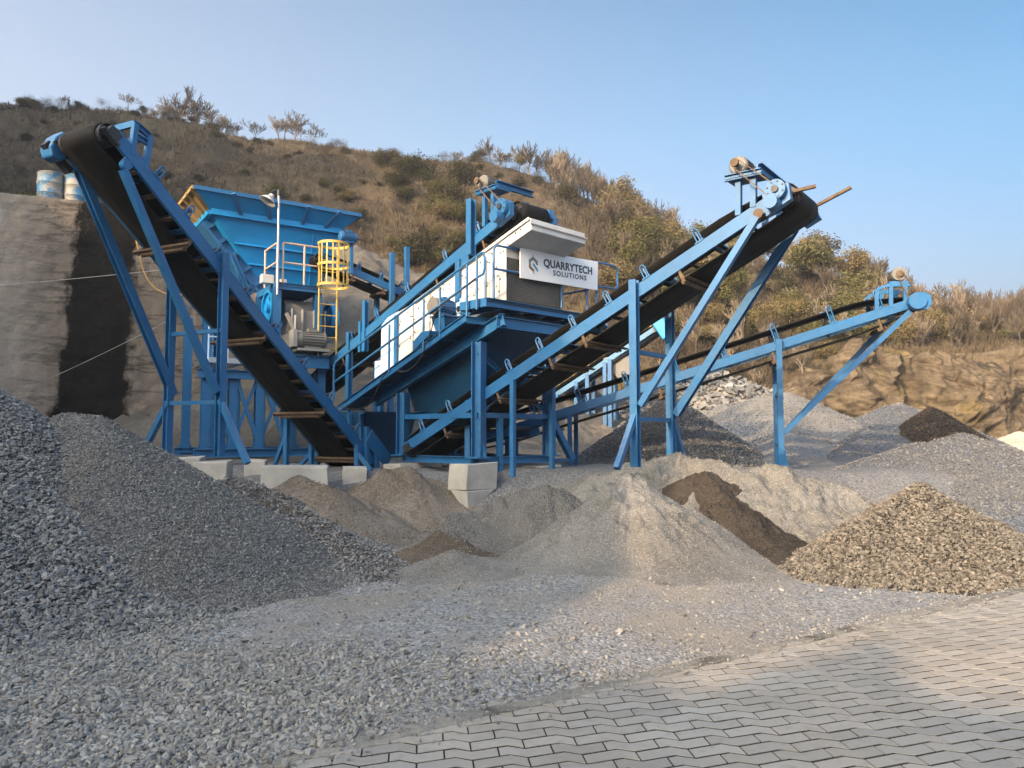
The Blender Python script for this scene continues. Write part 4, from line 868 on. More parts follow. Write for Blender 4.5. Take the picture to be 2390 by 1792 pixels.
# ---- conveyor that feeds the screen from above
U0 = P(1085, 742, 14.0); SLO = .37; ES = V(.70, -.714, SLO).normalized()
def SP(px, py, b): return HIT(px, py, U0 + E2*b, E1)
def S3(a, b, z): return V(U0.x, U0.y, 0) + E1*a + E2*b + V(0, 0, z)
BN = .95
Bc = Conveyor('belt_conveyor', 'belt conveyor running up behind the white screening box to a drum above its hood', SP(1180, 502, BN), SP(725, 887, BN), .95, 1, .20, V(-4.5, 17.5, 1.0))
if Bc.ax.dot(E2) < 0: Bc.ax = -Bc.ax; Bc.fo = Bc.nt + Bc.ax*Bc.w
Bc.white = False; Bc.gmat = M['blue']
Bc.beams(.6, 0); Bc.belt(r=.19, hd=.20, td=.3, tt=.17, side=.11); Bc.pulleys()
Bc.idlers([Bc.L*f for f in (.1, .27, .42, .58, .76, .90)]); Bc.returns([Bc.L*f for f in (.2, .45, .7, .9)]); Bc.braces([Bc.L*f for f in np.linspace(.1, .9, 8)], mat=M['dark'])
drive_head(Bc, (1140, 446), ((1132, 455, 529), (1152, 450, 516)), .60, (1134, 426), .16, .50, .165)
p = Bc.near(1106, 585); Bc.post('mast', p - Bc.ax*.08 + V(0, 0, -.1), V(p.x, p.y, Bc.near(1106, 467).z) - Bc.ax*.08, .15)
m = MB(); q = Bc.near(1084, 608); m.box(q - Bc.ax*.05, Bc.h*.40, V(0, 0, .42), Bc.ax*.03); m.build('gusset_plate', Bc.mat, Bc.o)
for x, y0, y1 in ((815, 850, 985),):
    p = Bc.near(x, y0); Bc.post('leg', V(p.x, p.y, Bc.near(x, 775).z), V(p.x, p.y, 1.0), .13); q = V(p.x, p.y, 0) + Bc.ax*Bc.w; Bc.post('leg', q + V(0, 0, p.z), q + V(0, 0, 1.0), .13)
p = Bc.near(852, 810); Bc.post('mast', V(p.x, p.y, p.z - .1), V(p.x, p.y, Bc.near(852, 702).z), .12); p2 = Bc.near(842, 812); Bc.post('mast', V(p2.x, p2.y, p2.z - .1), V(p2.x, p2.y, Bc.near(842, 750).z), .10)
# ------------------------------------------------------------------ screening unit
SB = .62                                                    # the near wall of the box stands this far behind the walkway's edge
S = thing('screening_unit', 'white vibrating screen box with hood and perforated end on a blue platform with handrails', 'screening machine', V(-.6, 15.0, 1.0))
pf0 = SP(1181, 700, SB)
def across(p, px):
    lo, hi = 0.2, 5.0
    for _ in range(50):
        mid = (lo + hi) / 2; q = p + E2*mid; f = _c*q.y + _s*(q.z - EYE); x = CX + F*q.x/f
        if x < px: lo = mid
        else: hi = mid
    return lo
SWID = across(pf0, 1309)
poly = [SP(x, y, SB) for x, y in ((887, 880), (930, 846), (1181, 700), (1181, 577), (1240, 536), (1238, 508), (967, 704), (905, 744), (890, 758))]
m = MB(); m.prism(poly, E2*SWID); box = m.build('screen_box', M['white'], S, False, .012)
m = MB(); pc = [SP(x, y, SB - .02) for x, y in ((888, 878), (930, 846), (930, 726), (905, 741), (891, 758))]; m.prism(pc, E2*.018); m.build('feed_panel', M['pale'], box)
hl = (SP(1240, 536, SB) - SP(1181, 577, SB)).length
# perforated end panel: dark backing and a lattice of wires
a0, a1 = SP(1181, 699, SB), SP(1181, 600, SB); H = a1.z - a0.z
m = MB(); m.box(a0 + E1*.012 + E2*SWID/2 + V(0, 0, H/2), E1*.02, E2*(SWID-.03), V(0, 0, H)); pan = m.build('mesh_panel', M['dark'], box)
m = MB()
for i in range(1, 34): b = SWID*i/34; m.beam(a0 + E1*.03 + E2*b, a0 + E1*.03 + E2*b + V(0, 0, H), .006)
for i in range(1, 22): m.beam(a0 + E1*.032 + E2*.02 + V(0, 0, H*i/22), a0 + E1*.032 + E2*(SWID-.02) + V(0, 0, H*i/22), .006)
m.build('wire_mesh', M['motor'], pan)
# bolts on the side wall
m = MB()
for x, y in ((1216, 536), (1204, 544), (1142, 592), (1148, 592), (1168, 590), (1175, 587), (1139, 611), (1143, 613), (1160, 623), (1162, 644), (1168, 651), (1130, 657), (1138, 667), (1080, 644), (1087, 648), (1122, 613), (1050, 663), (1036, 676), (1030, 674), (1009, 693), (1024, 677), (1010, 692), (978, 719), (963, 738), (1100, 670), (968, 745), (959, 738), (968, 774), (969, 776), (958, 784), (958, 790), (933, 808), (934, 758), (936, 750), (988, 749), (977, 720), (993, 704), (1049, 674), (1035, 663), (951, 730), (1186, 570), (1120, 637), (1107, 690), (1159, 668), (1165, 680)):
    q = SP(x, y, SB); m.cyl(q - E2*.015, q + E2*.01, .015, n=6)
m.build('bolt', M['dark'], box)
m = MB()
m.beam(SP(1235, 509, SB - .03), SP(967, 706, SB - .03), .03, .05); m.beam(SP(1239, 521, SB) + E1*.02 - E2*.03, SP(1239, 521, SB) + E1*.02 + E2*(SWID+.03), .03, .02); m.build('top_flange', M['white'], box)
for (x, y0, y1, w) in ((925, 735, 850, .11), (1069, 605, 705, .13), (1130, 600, 716, .06)):
    p, q = SP(x, y0, SB - .05), SP(x, y1, SB - .05); m = MB(); m.beam(V(p.x, p.y, p.z), V(p.x, p.y, q.z), w, .05, E2); m.build('stiffener', M['blue'] if w > .1 else M['pale'], box)
for x, y0, y1 in ((1004, 684, 803), (1152, 586, 715), (965, 712, 828)):
    p, q = SP(x, y0, SB - .006), SP(x, y1, SB - .006); m = MB(); m.beam(p, V(p.x, p.y, q.z), .012, .012, E2); m.build('panel_seam', M['dark'], box)
m = MB(); c = SP(1079, 720, SB); m.cyl(c - E2*.06, c, .20, n=24); m.cyl(c - E2*.10, c - E2*.05, .10, n=18); m.build('shaft_housing', M['pale'], box, True)
m = MB(); c = SP(1079, 722, SB); m.cyl(c - E2*.11, c - E2*.1, .06, n=16); m.build('shaft_hole', M['dark'], box)
# exciter motor on its bracket
mc = SP(1026, 716, .22); motor(S, mc + E2*.10, E2, .165, .52, mat=M['blue'], name='exciter_motor')
m = MB(); fc = mc + E2*(.10 - .52*.53); m.cyl(fc - E2*.01, fc + E2*.10, .172, .172, 24); m.build('fan_cover', M['motor'], S, True)
m = MB(); m.box(mc + E2*.15 - V(0, 0, .19), E1*.46, E2*.45, V(0, 0, .03)); m.frus([mc + E2*.15 + V(0, 0, -.60) + E1*x + E2*y for x, y in ((-.16, -.06), (.1, -.06), (.1, .16), (-.16, .16))], [mc + E2*.15 + V(0, 0, -.21) + E1*x + E2*y for x, y in ((-.2, -.2), (.2, -.2), (.2, .2), (-.2, .2))]); m.build('motor_bracket', M['blue'], S)
# walkway along the near side
wl, wu = SP(789, 955, 0), SP(1086, 742, 0); wd = (wu - wl).normalized(); wn = E2.cross(wd); wn = wn if wn.z > 0 else -wn
t = MT('perforated_blue_deck', .5, .2); vd = t.voro(30); t.col(t.mix(t.ramp(vd, (.22, 1), (.27, 0)), (.008, .045, .09), (.006, .008, .010))); M['deck'] = t.m
m = MB(); m.frus([p - wn*.02 for p in (wl + E2*.05, wu + E2*.05, wu + E2*.60, wl + E2*.60)], [p + wn*.0 for p in (wl + E2*.05, wu + E2*.05, wu + E2*.60, wl + E2*.60)]); wk = m.build('walkway_deck', M['deck'], S)
m = MB(); m.chan(wl, wu, .05, .15, up=wn); m.build('edge_beam', M['blue'], S)
for f in np.linspace(.02, .98, 7): m = MB(); m.angle(wl.lerp(wu, f) - wn*.06 + E2*.03, wl.lerp(wu, f) - wn*.06 + E2*.66, .06, .008, wn); m.build('cross_brace', M['blue'], S)
m = MB(); q = SP(985, 797, -.02); m.prism([q + E1*x + V(0, 0, y) for x, y in ((-.30, -.16), (.24, .12), (.24, .20), (-.02, .20), (-.30, .02))], E2*.22); m.build('junction_box', M['blue'], S)
# sloping carrying beams, pan and discharge chute beneath, shade in their colour, chute widened to fill the dark
for b in (.45, 2.35):
    p, q = SP(905, 916, .45), SP(1160, 756, .45); d = E2*(b - .45); m = MB(); m.ibeam(p + d - ES*.5, q + d + ES*.2, .13, .24); m.build('carrying_beam', M['blue'], S)
m = MB(); q0, q1 = SP(930, 880, .62), SP(1165, 735, .62)
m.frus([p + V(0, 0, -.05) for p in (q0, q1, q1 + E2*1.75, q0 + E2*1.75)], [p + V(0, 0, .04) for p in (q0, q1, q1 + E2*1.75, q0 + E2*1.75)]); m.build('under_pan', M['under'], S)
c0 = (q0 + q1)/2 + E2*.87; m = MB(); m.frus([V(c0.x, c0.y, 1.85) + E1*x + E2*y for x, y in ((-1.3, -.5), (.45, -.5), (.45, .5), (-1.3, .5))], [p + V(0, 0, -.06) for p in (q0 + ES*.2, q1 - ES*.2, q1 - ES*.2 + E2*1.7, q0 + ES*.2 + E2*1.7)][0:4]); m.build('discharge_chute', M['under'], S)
# front platform
fa = SP(1138, 698, .10); fb_w = across(fa, 1372)
m = MB(); m.frus([p - V(0, 0, .03) for p in (fa, fa + E2*fb_w, fa + E2*fb_w - E1*.75, fa - E1*.75)], [fa, fa + E2*fb_w, fa + E2*fb_w - E1*.75, fa - E1*.75]); m.build('platform_deck', M['deck'], S)
for p, q in ((fa, fa + E2*fb_w), (fa - E1*.75, fa + E2*fb_w - E1*.75), (fa, fa - E1*.75), (fa + E2*fb_w, fa + E2*fb_w - E1*.75)): m = MB(); m.chan(p - V(0, 0, .05), q - V(0, 0, .05), .06, .16); m.build('edge_beam', M['blue'], S)
for x in (.3, .9, 1.5, 2.1): m = MB(); m.ibeam(fa + E2*x - V(0, 0, .11) + E1*-.02, fa + E2*x - E1*1.1 - V(0, 0, .11), .08, .12); m.build('deck_joist', M['blue'], S)
m = MB(); q = SP(1168, 752, .45); m.ibeam(q - E2*.1, q + E2*2.3, .10, .22); m.build('cross_beam', M['blue'], S)
m = MB(); q = SP(1088, 746, .02); m.ibeam(q, q + E2*.75 + E1*.1, .07, .13); m.build('cross_beam', M['blue'], S)
# legs on the footings, ties and base beams
l1, l2 = SP(940, 1064, .35), SP(1117, 1068, .35); leg2b = SP(1122, 800, .35)
l3 = SP(1278, 1075, 2.30) if False else l2 + E2*1.95
l3 = V(l3.x, l3.y, l2.z); l1 = V(l1.x, l1.y, l2.z); l4 = V(l1.x, l1.y, l2.z) + E2*1.95
def under(p): return U0.z - .42 + ((p - U0).dot(E1)) * SLO
for p in (l1, l2, l3, l4):
    m = MB(); m.ibeam(p, V(p.x, p.y, under(p)), .21, .21, .02, E1 + E2*.3); lg = m.build('leg', M['blue'], S)
    m = MB(); m.box(p + V(0, 0, .0), E1*.36, E2*.36, V(0, 0, .03)); m.prism([p + E1*x + V(0, 0, y) for x, y in ((.10, 0), (.22, 0), (.10, .3))], E2*.02); m.prism([p - E1*x + V(0, 0, y) for x, y in ((.10, 0), (.22, 0), (.10, .3))], E2*.02); m.build('base_plate', M['blue'], lg)
for p, q in ((l1, l2), (l2, l3), (l1, l4), (l4, l3)):
    m = MB(); m.ibeam(p - V(0, 0, .06), q - V(0, 0, .06), .10, .14); m.build('base_beam', M['blue'], S)
    z = .80; m = MB(); m.beam(p + V(0, 0, z), q + V(0, 0, z), .10, .10); m.build('tie_bar', M['blue'], S)
m = MB(); d = (l3 - l2).normalized(); m.beam(l3 + V(0, 0, .85), l3 + d*.72 + V(0, 0, -.1), .12, .12, E1); m.build('outrigger', M['blue'], S)
m = MB(); m.beam(l3 + d*.72 + V(0, 0, -.1), l3 + V(0, 0, -.1), .1, .05); m.build('base_beam', M['blue'], S)
for f in (.72,):
    p = l1.lerp(l2, f) + E2*.3; m = MB(); m.beam(p, p + V(0, 0, 1.15), .10, .10); m.build('prop', M['blue'], S)
p = l2.lerp(l3, .28) + E2*.0; m = MB(); m.beam(V(p.x, p.y, l2.z - .3), V(p.x, p.y, l2.z + .85), .10, .10, E1); m.build('prop', M['blue'], S)
for p, q in ((l1, l4), (l2, l3)):
    for za, zb3 in ((.85, 2.0), (2.0, .85)): m = MB(); m.angle(p + V(0, 0, za), q + V(0, 0, min(zb3, under(q) - q.z - .1)), .07, .01, E1); m.build('diagonal_brace', M['blue'], S)
for f in (.2, .5, .8):
    p = q0.lerp(q1, f) - V(0, 0, .12); m = MB(); m.ibeam(p, p + E2*1.75, .08, .14); m.build('cross_beam', M['blue'], S)
for f in (.15, .85):
    p = q0.lerp(q1, f) + E2*.2 - V(0, 0, .1); m = MB(); m.beam(p, V(c0.x, c0.y, 1.95) + E1*(-.5 + f), .06, .06); m.build('chute_rib', M['blue'], S)
m = MB()
for k in range(5): p = l1.lerp(l2, .1 + .2*k) + E2*.9 + V(0, 0, .35 + .05*k); m.cyl(p, p + E2*.7, .05, n=10)
m.build('impact_roller', M['dark'], S, True)
for b in (.85, 1.65): m = MB(); p, q = l1 + E2*b + V(0, 0, .22), l2 + E2*b + V(0, 0, .5); m.chan(p, q, .05, .14); m.build('skid_rail', M['blue'], S)
m = MB(); q = SP(845, 985, 1.0); m.frus([V(q.x, q.y, 1.15) + E1*x + E2*y for x, y in ((-.45, -.1), (.35, -.1), (.35, 1.0), (-.45, 1.0))], [V(q.x, q.y, 2.25) + E1*x + E2*y for x, y in ((-.75, -.3), (.6, -.3), (.6, 1.2), (-.75, 1.2))]); m.build('shade_boot', M['under'], S)  # dark box added to stand for the deep shade at the tail
for x in (-.6, .0, .5): m = MB(); p = V(q.x, q.y, 2.2) + E1*x - E2*.36; m.beam(p, V(q.x, q.y, 1.0) + E1*x*.7 - E2*.2, .09, .09, E2); m.build('boot_rib', M['blue'], S)
# handrails
def rail(parent, name, pts, r=.024, mat=None): m = MB(); m.tube(pts, r, 8); return m.build(name, mat or M['blue'], parent, True)
t0, t1 = SP(780, 849, 0), SP(1120, 592, 0); b0, b1 = SP(780, 892, 0), SP(1128, 640, 0)
m0 = SP(785, 843, 0)
rail(S, 'top_rail', [SP(779, 937, 0), SP(779, 860, 0), SP(781, 850, 0), m0] + [m0.lerp(t1, k/8) for k in range(1, 8)] + [t1, SP(1128, 589, 0), SP(1131, 600, 0), SP(1131, 628, 0), SP(1127, 640, 0), SP(1119, 644, 0)])
rail(S, 'mid_rail', [b0] + [b0.lerp(SP(1119, 644, 0), k/6) for k in range(1, 7)])
for x, y0, y1 in ((909, 757, 868), (989, 698, 815), (1027, 670, 788), (1090, 617, 738), (1113, 600, 722)):
    p = SP(x, y0, 0); q = SP(x, y1, 0); rail(S, 'rail_post', [V(p.x, p.y, q.z), p])
fr = lambda x, y: HIT(x, y, fa + E1*.0, E2)
rail(S, 'top_rail', [fr(1152, 697), fr(1152, 588), fr(1154, 577), fr(1161, 573), fr(1205, 581), fr(1385, 611), fr(1420, 617), fr(1436, 622), fr(1441, 632), fr(1441, 668), fr(1436, 674), fr(1385, 667)])
rail(S, 'mid_rail', [fr(1153, 627), fr(1209, 636), fr(1390, 666)])
for x, y0, y1 in ((1392, 612, 735), (1310, 599, 718)): p = fr(x, y0); q = fr(x, y1); rail(S, 'rail_post', [V(p.x, p.y, q.z), p])
e = fr(1436, 700); e = V(e.x, e.y, fa.z)
rs = fa + E2*(fb_w - .02)
rail(S, 'top_rail', [rs + V(0, 0, 1.02), rs - E1*.75 + V(0, 0, 1.02), rs - E1*2.0 + V(0, 0, .60), rs - E1*2.6 + V(0, 0, .38)]); rail(S, 'mid_rail', [rs + V(0, 0, .55), rs - E1*.75 + V(0, 0, .55), rs - E1*2.6 + V(0, 0, -.1)])
for a in (0, .75, 1.6): rail(S, 'rail_post', [rs - E1*a + V(0, 0, 0 - max(0, a - .75)*.37), rs - E1*a + V(0, 0, 1.02 - max(0, a - .75)*.34)])
# lower feed end: side panels
m = MB(); q = SP(898, 862, SB + .1); m.box(q + E2*.8 - E1*.25 - V(0, 0, .12), E1*.5, E2*1.5, V(0, 0, .7)); m.build('feed_box', M['pale'], S, False, .03)
# sign board hung on the front rail
tlc, trc, blc, brc = fr(1209, 579), fr(1390, 612), fr(1209, 649), fr(1389, 678)
sgn = thing('sign', 'white company sign board with lettering, hung on the front handrail', 'sign', (blc + brc)/2)
fo = E1*.045
m = MB(); m.frus([tlc + fo, trc + fo, brc + fo, blc + fo], [p + fo + E1*.02 for p in (tlc, trc, brc, blc)]); m.build('board', M['sign'], sgn)
o_ = fo + E1*.0235; ux = ((trc - tlc) + (brc - blc))/2; uy = ((tlc - blc) + (trc - brc))/2
BW, BH = ux.length, uy.length; ux.normalize(); uy = (uy - ux*uy.dot(ux)).normalized(); uz = ux.cross(uy)
from mathutils import Matrix
def text(body, x, y, size, mat, sx=1, bold=.0, sp=1.0):
    cu = bpy.data.curves.new('lettering', 'FONT'); cu.body = body; cu.size = size; cu.extrude = .002; cu.offset = bold; cu.align_x = 'CENTER'; cu.space_character = sp
    ob = bpy.data.objects.new('lettering', cu); COL.objects.link(ob); cu.materials.append(mat); ob.parent = sgn
    p = blc + o_ + ux*x*BW + uy*y*BH - OFF[sgn.name]
    ob.matrix_local = Matrix(((ux.x*sx, uy.x, uz.x, p.x), (ux.y*sx, uy.y, uz.y, p.y), (ux.z*sx, uy.z, uz.z, p.z), (0, 0, 0, 1)))
    return ob
def to_mesh(ob):
    dg = bpy.context.evaluated_depsgraph_get(); me = bpy.data.meshes.new_from_object(ob.evaluated_get(dg)); n = bpy.data.objects.new('lettering', me); mw = ob.matrix_local.copy(); bpy.data.objects.remove(ob); COL.objects.link(n); n.name = 'lettering'; n.parent = sgn; n.matrix_local = mw
def fit_text(body, x, y, size, width, mat, bold, sp):
    ob = text(body, x, y, size, mat, 1, bold, sp); bpy.context.view_layer.update(); w = ob.dimensions.x; k = width*BW/w
    mt = ob.matrix_local.copy()
    for i in range(3): mt[i][0] *= k
    ob.matrix_local = mt; bpy.context.view_layer.update(); to_mesh(ob)
fit_text('QUARRYTECH', .605, .50, .215, .64, M['ink'], .006, 1.05); fit_text('SOLUTIONS', .62, .255, .142, .44, M['ink'], .003, 1.25)
def plate(pts, mat, name, z=0):
    m = MB(); m.prism([blc + o_ + uz*z + ux*(.155*BW + x*.145) + uy*(.50*BH + y*.145) for x, y in pts], uz*.003); m.build(name, mat, sgn)
hx = lambda r, k: (r*math.sin(math.pi*k/3), r*math.cos(math.pi*k/3)*1.05)
O_ = [hx(1, k) for k in range(6)]; I_ = [hx(.56, k) for k in range(6)]
plate([O_[5], O_[0], O_[1], (O_[1][0], -.05), (I_[1][0], .05), I_[1], I_[0], I_[5], (I_[5][0], .05), (O_[5][0], -.05)], M['logo_grey'], 'emblem')
plate([(O_[5][0], -.08), (I_[5][0], .02), I_[4], I_[3], (.16, -.72), O_[3], O_[4]], M['logo_brown'], 'emblem')
plate([(-.08, .12), (.12, .12), (.86, -.62), (.86, -.95), (.62, -.80), (-.08, -.14)], M['logo_blue'], 'emblem', .0035)
plate([(-.05, .98), (.05, .98), (.05, 1.28), (-.05, 1.28)], M['logo_grey'], 'emblem', .001); plate([(-.05, -1.28), (.05, -1.28), (.05, -.98), (-.05, -.98)], M['logo_brown'], 'emblem', .001)
# black cable looping from the exciter motor
m = MB(); m.tube([SP(x, y, -.06) for x, y in ((1110, 650), (1060, 690), (1028, 712), (1015, 735), (1008, 765), (998, 795), (985, 830), (970, 852), (950, 866), (937, 868), (926, 864))], .013, 6); m.build('cable', M['cable'], S, True)
m = MB(); m.tube([SP(x, y, -.04) for x, y in ((902, 871), (893, 880), (882, 905), (872, 930), (858, 947), (838, 955), (815, 955), (799, 950))], .013, 6); m.build('cable', M['cable'], S, True)

# ------------------------------------------------------------------ crusher tower, hopper, ladder, lamp
H1, H2 = V(.83, .558, 0), V(-.558, .83, 0)
K = P(646, 660, 18.3)
def KP(px, py, b): return HIT(px, py, K + H2*b, H1)         # on the vertical plane b behind the tower's front
T = thing('crusher', 'blue jaw crusher tower with flywheels, grey motor and a railed deck, beside the hopper', 'crusher', V(K.x + .5, K.y + 1.2, 1.2))
dk = [K, KP(747, 673, 0)]; dk[1] = V(dk[1].x, dk[1].y, K.z); LW = (dk[1] - K).length; dl = PZ(572, 681, K.z); DB = (dl - K).length
DB = min(DB, 2.2)
m = MB(); m.frus([p - V(0, 0, .05) for p in (K, dk[1], dk[1] + H2*DB, K + H2*DB)], [K, dk[1], dk[1] + H2*DB, K + H2*DB]); m.build('deck', M['blue'], T)
for p, q in ((K, dk[1]), (K, K + H2*DB), (dk[1], dk[1] + H2*DB), (K + H2*DB, dk[1] + H2*DB)): m = MB(); m.chan(p - V(0, 0, .06), q - V(0, 0, .06), .07, .17); m.build('edge_beam', M['blue'], T)
def hrail(parent, pts, h, mat, hm=.52, r=.026):
    rail(parent, 'top_rail', [p + V(0, 0, h) for p in pts], r, mat); rail(parent, 'mid_rail', [p + V(0, 0, h*hm) for p in pts], r*.9, mat)
lf = PZ(608, 671, K.z)
hrail(T, [K + V(.12, .08, 0), dk[1] - H1*.0], 1.02, M['primer']); hrail(T, [K, K + H2*DB*.62], 1.0, M['primer'])
for p in (K, K + V(.12, .08, 0), K + H1*(LW*.62), K + H2*DB*.62): rail(T, 'rail_post', [p, p + V(0, 0, 1.02)], .026, M['primer'])
for (x, y, w, h, d) in ((623, 648, .30, .22, .2), (660, 648, .16, .15, .18)): q = KP(x, y, .25); m = MB(); m.box(V(q.x, q.y, K.z + h/2), H1*w, H2*d, V(0, 0, h)); m.build('control_box', M['white'], T, False, .015)
# columns and casing under the deck
zl = KP(646, 838, .3).z
for f in (.03, .97): m = MB(); p = K + H1*LW*f + H2*.1; m.ibeam(V(p.x, p.y, zl), V(p.x, p.y, K.z - .1), .18, .18, .02, H2); m.build('column', M['blue'], T)
for f in (.03, .97): m = MB(); p = K + H1*LW*f + H2*(DB - .1); m.ibeam(V(p.x, p.y, zl), V(p.x, p.y, K.z - .1), .18, .18, .02, H2); m.build('column', M['blue'], T)
m = MB(); p = K + H1*LW*.5 + H2*1.5; m.box(V(p.x, p.y, K.z - .6), H1*LW*.9, H2*.3, V(0, 0, 1.0)); m.build('casing', M['blue'], T)
jc = KP(702, 757, .7); 
m = MB(); m.box(jc, H1*.86, H2*1.1, V(0, 0, .55)); m.prism([jc + H1*x + H2*-.57 + V(0, 0, z) for x, z in ((-.4, -.85), (.4, -.85), (.43, -.28), (-.43, -.28))], H2*1.1)
m.cyl(jc - H1*.5 + V(0, 0, .3), jc + H1*.5 + V(0, 0, .3), .30, n=20); m.box(jc - H2*.58 + V(0, 0, -.33), H1*.95, H2*.1, V(0, 0, .08))
for x in (-.42, -.15, .15, .42): m.box(jc + H1*x - H2*.58, H1*.05, H2*.12, V(0, 0, .6))
m.build('crusher_body', M['crusher'], T, False, .02)
def flywheel(c, r, w, mat):
    m = MB(); 
    m.cyl(c - H1*w/2, c + H1*w/2, r, n=36, cap=False); m.cyl(c - H1*w/2, c + H1*w/2, r - .06, n=36, cap=False)
    for s in (-1, 1):
        vs = []; n = 36
        for rr in (r, r - .06): vs += [c + H1*s*w/2 + (H2*math.cos(2*math.pi*k/n) + V(0, 0, 1)*math.sin(2*math.pi*k/n))*rr for k in range(n)]
        m.add(vs, [(k, (k+1) % n, n+(k+1) % n, n+k) for k in range(n)])
    m.cyl(c - H1*.02, c + H1*.02, r - .05, n=36); m.cyl(c - H1*w*.6, c + H1*w*.6, .12, n=18)
    fw = m.build('flywheel', mat, T, True)
    m = MB(); q = c - H1*.03 + V(0, 0, r*.5) - H2*.1; m.cyl(q, q - H1*.012, .055, n=14); m.build('hole', M['dark'], fw)
flywheel(jc - H1*.80 + V(0, 0, .35), .45, .18, M['blue2']); flywheel(jc + H1*.78 + V(0, 0, .18), .45, .18, M['blue2'])
mq = KP(726, 793, -.1); motor(T, mq, H1, .22, .78); 
m = MB(); m.box(mq - H1*.46, H1*.1, H2*.42, V(0, 0, .42)); m.box(mq - V(0, 0, .27), H1*.8, H2*.5, V(0, 0, .06)); m.beam(KP(668, 730, -.05), KP(690, 775, -.05), .09, .07); m.beam(KP(690, 735, -.08), KP(687, 788, -.08), .05, .05); m.build('motor_mount', M['crusher'], T)
# lower decks, columns, bracing
b0_ = KP(684, 838, -.15); b1_ = KP(768, 848, -.15)
zd = b0_.z
for p, q in ((KP(600, 838, -.15), b1_),): q = V(q.x, q.y, p.z); m = MB(); m.ibeam(p, q, .14, .30); m.build('deck_beam', M['blue'], T); m = MB(); m.frus([a + V(0, 0, .15) for a in (p, q, q + H2*2.4, p + H2*2.4)], [a + V(0, 0, .19) for a in (p, q, q + H2*2.4, p + H2*2.4)]); m.build('deck', M['deck'], T)
zb_ = 1.25
cols = []
for x in (480, 543, 605, 668, 748):
    q = KP(x, 900, 0.15); cols.append(q); top = KP(x, 862 if x != 480 else 715, .15).z
    for dd in (0, 2.2):
        m = MB(); m.ibeam(V(q.x, q.y, zb_) + H2*dd, V(q.x, q.y, top) + H2*dd, .19, .19, .02, H2); lg = m.build('leg', M['blue'], T)
        m = MB(); m.box(V(q.x, q.y, zb_ + .01) + H2*dd, H1*.34, H2*.34, V(0, 0, .03)); m.prism([V(q.x, q.y, zb_) + H2*dd + H1*x2 + V(0, 0, y2) for x2, y2 in ((-.24, 0), (.24, 0), (.09, .28), (-.09, .28))], H2*.02); m.build('base_plate', M['blue'], lg)
zt = KP(543, 868, .15).z
for i, j in ((0, 1), (1, 2), (2, 3)):
    for a, b in ((zb_ + .1, zt - .1), (zt - .1, zb_ + .1)):
        m = MB(); m.angle(V(cols[i].x, cols[i].y, a) - H2*.06*(1 if a < b else 1.6), V(cols[j].x, cols[j].y, b) - H2*.06*(1 if a < b else 1.6), .085, .012, H2); m.build('diagonal_brace', M['blue'], T)
m = MB(); p, q = KP(462, 870, .0), KP(620, 870, .0); q = V(q.x, q.y, p.z); m.ibeam(p, q, .16, .20); m.build('deck_beam', M['blue'], T)
p, q = KP(486, 845, -.1), KP(575, 845, -.1); q = V(q.x, q.y, p.z); m = MB(); m.frus([a for a in (p, q, q + H2*1.6, p + H2*1.6)], [a + V(0, 0, .12) for a in (p, q, q + H2*1.6, p + H2*1.6)]); m.build('deck', M['galv'], T)
hrail(T, [p + V(0, 0, .12), q + V(0, 0, .12)], .95, M['pale'], .5, .022)
for f in (0, .5, .98): rail(T, 'rail_post', [p.lerp(q, f), p.lerp(q, f) + V(0, 0, 1.05)], .022, M['pale'])
m = MB(); a = KP(500, 725, .4); m.cyl(a - H1*.1, a + H1*.25, .14, n=16); m.box(a - V(0, 0, .22), H1*.5, H2*.4, V(0, 0, .1)); m.tube([a - H1*.2, a - H1*.6 + V(0, 0, .05), a - H1*.8], .015, 6); m.build('pump', M['blue'], T)
m = MB(); p, q = KP(452, 1058, -.1), KP(775, 1062, -.1); q = V(q.x, q.y, p.z); m.ibeam(p, q, .18, .20, .02); m.ibeam(p + H2*2.4, q + H2*2.4, .18, .20, .02); m.build('base_beam', M['blue'], T)
m = MB(); p = KP(671, 960, -.1); m.cyl(V(p.x, p.y, 1.6), V(p.x, p.y, p.z + .2), .06, n=12); m.cyl(V(p.x, p.y, 1.3), V(p.x, p.y, 1.65), .085, n=12); m.build('jack_cylinder', M['galv'], T, True)
# caged ladder
ld = thing('ladder', 'yellow ladder with a round safety cage, on the crusher deck', 'ladder', V(dk[1].x, dk[1].y, zl))
lc = KP(766, 675, -.14); u_, v_ = H1, H2; lw = .235
zt_ = KP(766, 575, -.14).z; zc0 = KP(766, 672, -.14).z; zb2 = KP(766, 832, -.14).z
for s in (-1, 1): rail(ld, 'stile', [V(lc.x, lc.y, zb2) + u_*lw*s, V(lc.x, lc.y, zt_) + u_*lw*s], .024, M['yellow'])
m = MB(); z = zb2 + .2
while z < zt_ - .2: m.cyl(V(lc.x, lc.y, z) - u_*lw, V(lc.x, lc.y, z) + u_*lw, .014, n=8); z += .28
m.build('rung', M['yellow'], ld)
cc = V(lc.x, lc.y, 0) - v_*.33; rc = .39
for z in (zt_ - .02, (zt_ + zc0)/2 - .02, zc0):
    m = MB(); n = 28; vs = []
    for k in range(n): d = u_*math.cos(2*math.pi*k/n) + v_*math.sin(2*math.pi*k/n); vs += [cc + V(0, 0, z - .03) + d*rc, cc + V(0, 0, z + .03) + d*rc, cc + V(0, 0, z + .03) + d*(rc - .012), cc + V(0, 0, z - .03) + d*(rc - .012)]
    m.add(vs, [(k*4+i, k*4+(i+1) % 4, ((k+1) % n)*4+(i+1) % 4, ((k+1) % n)*4+i) for k in range(n) for i in range(4)]); m.build('cage_hoop', M['yellow'], ld)
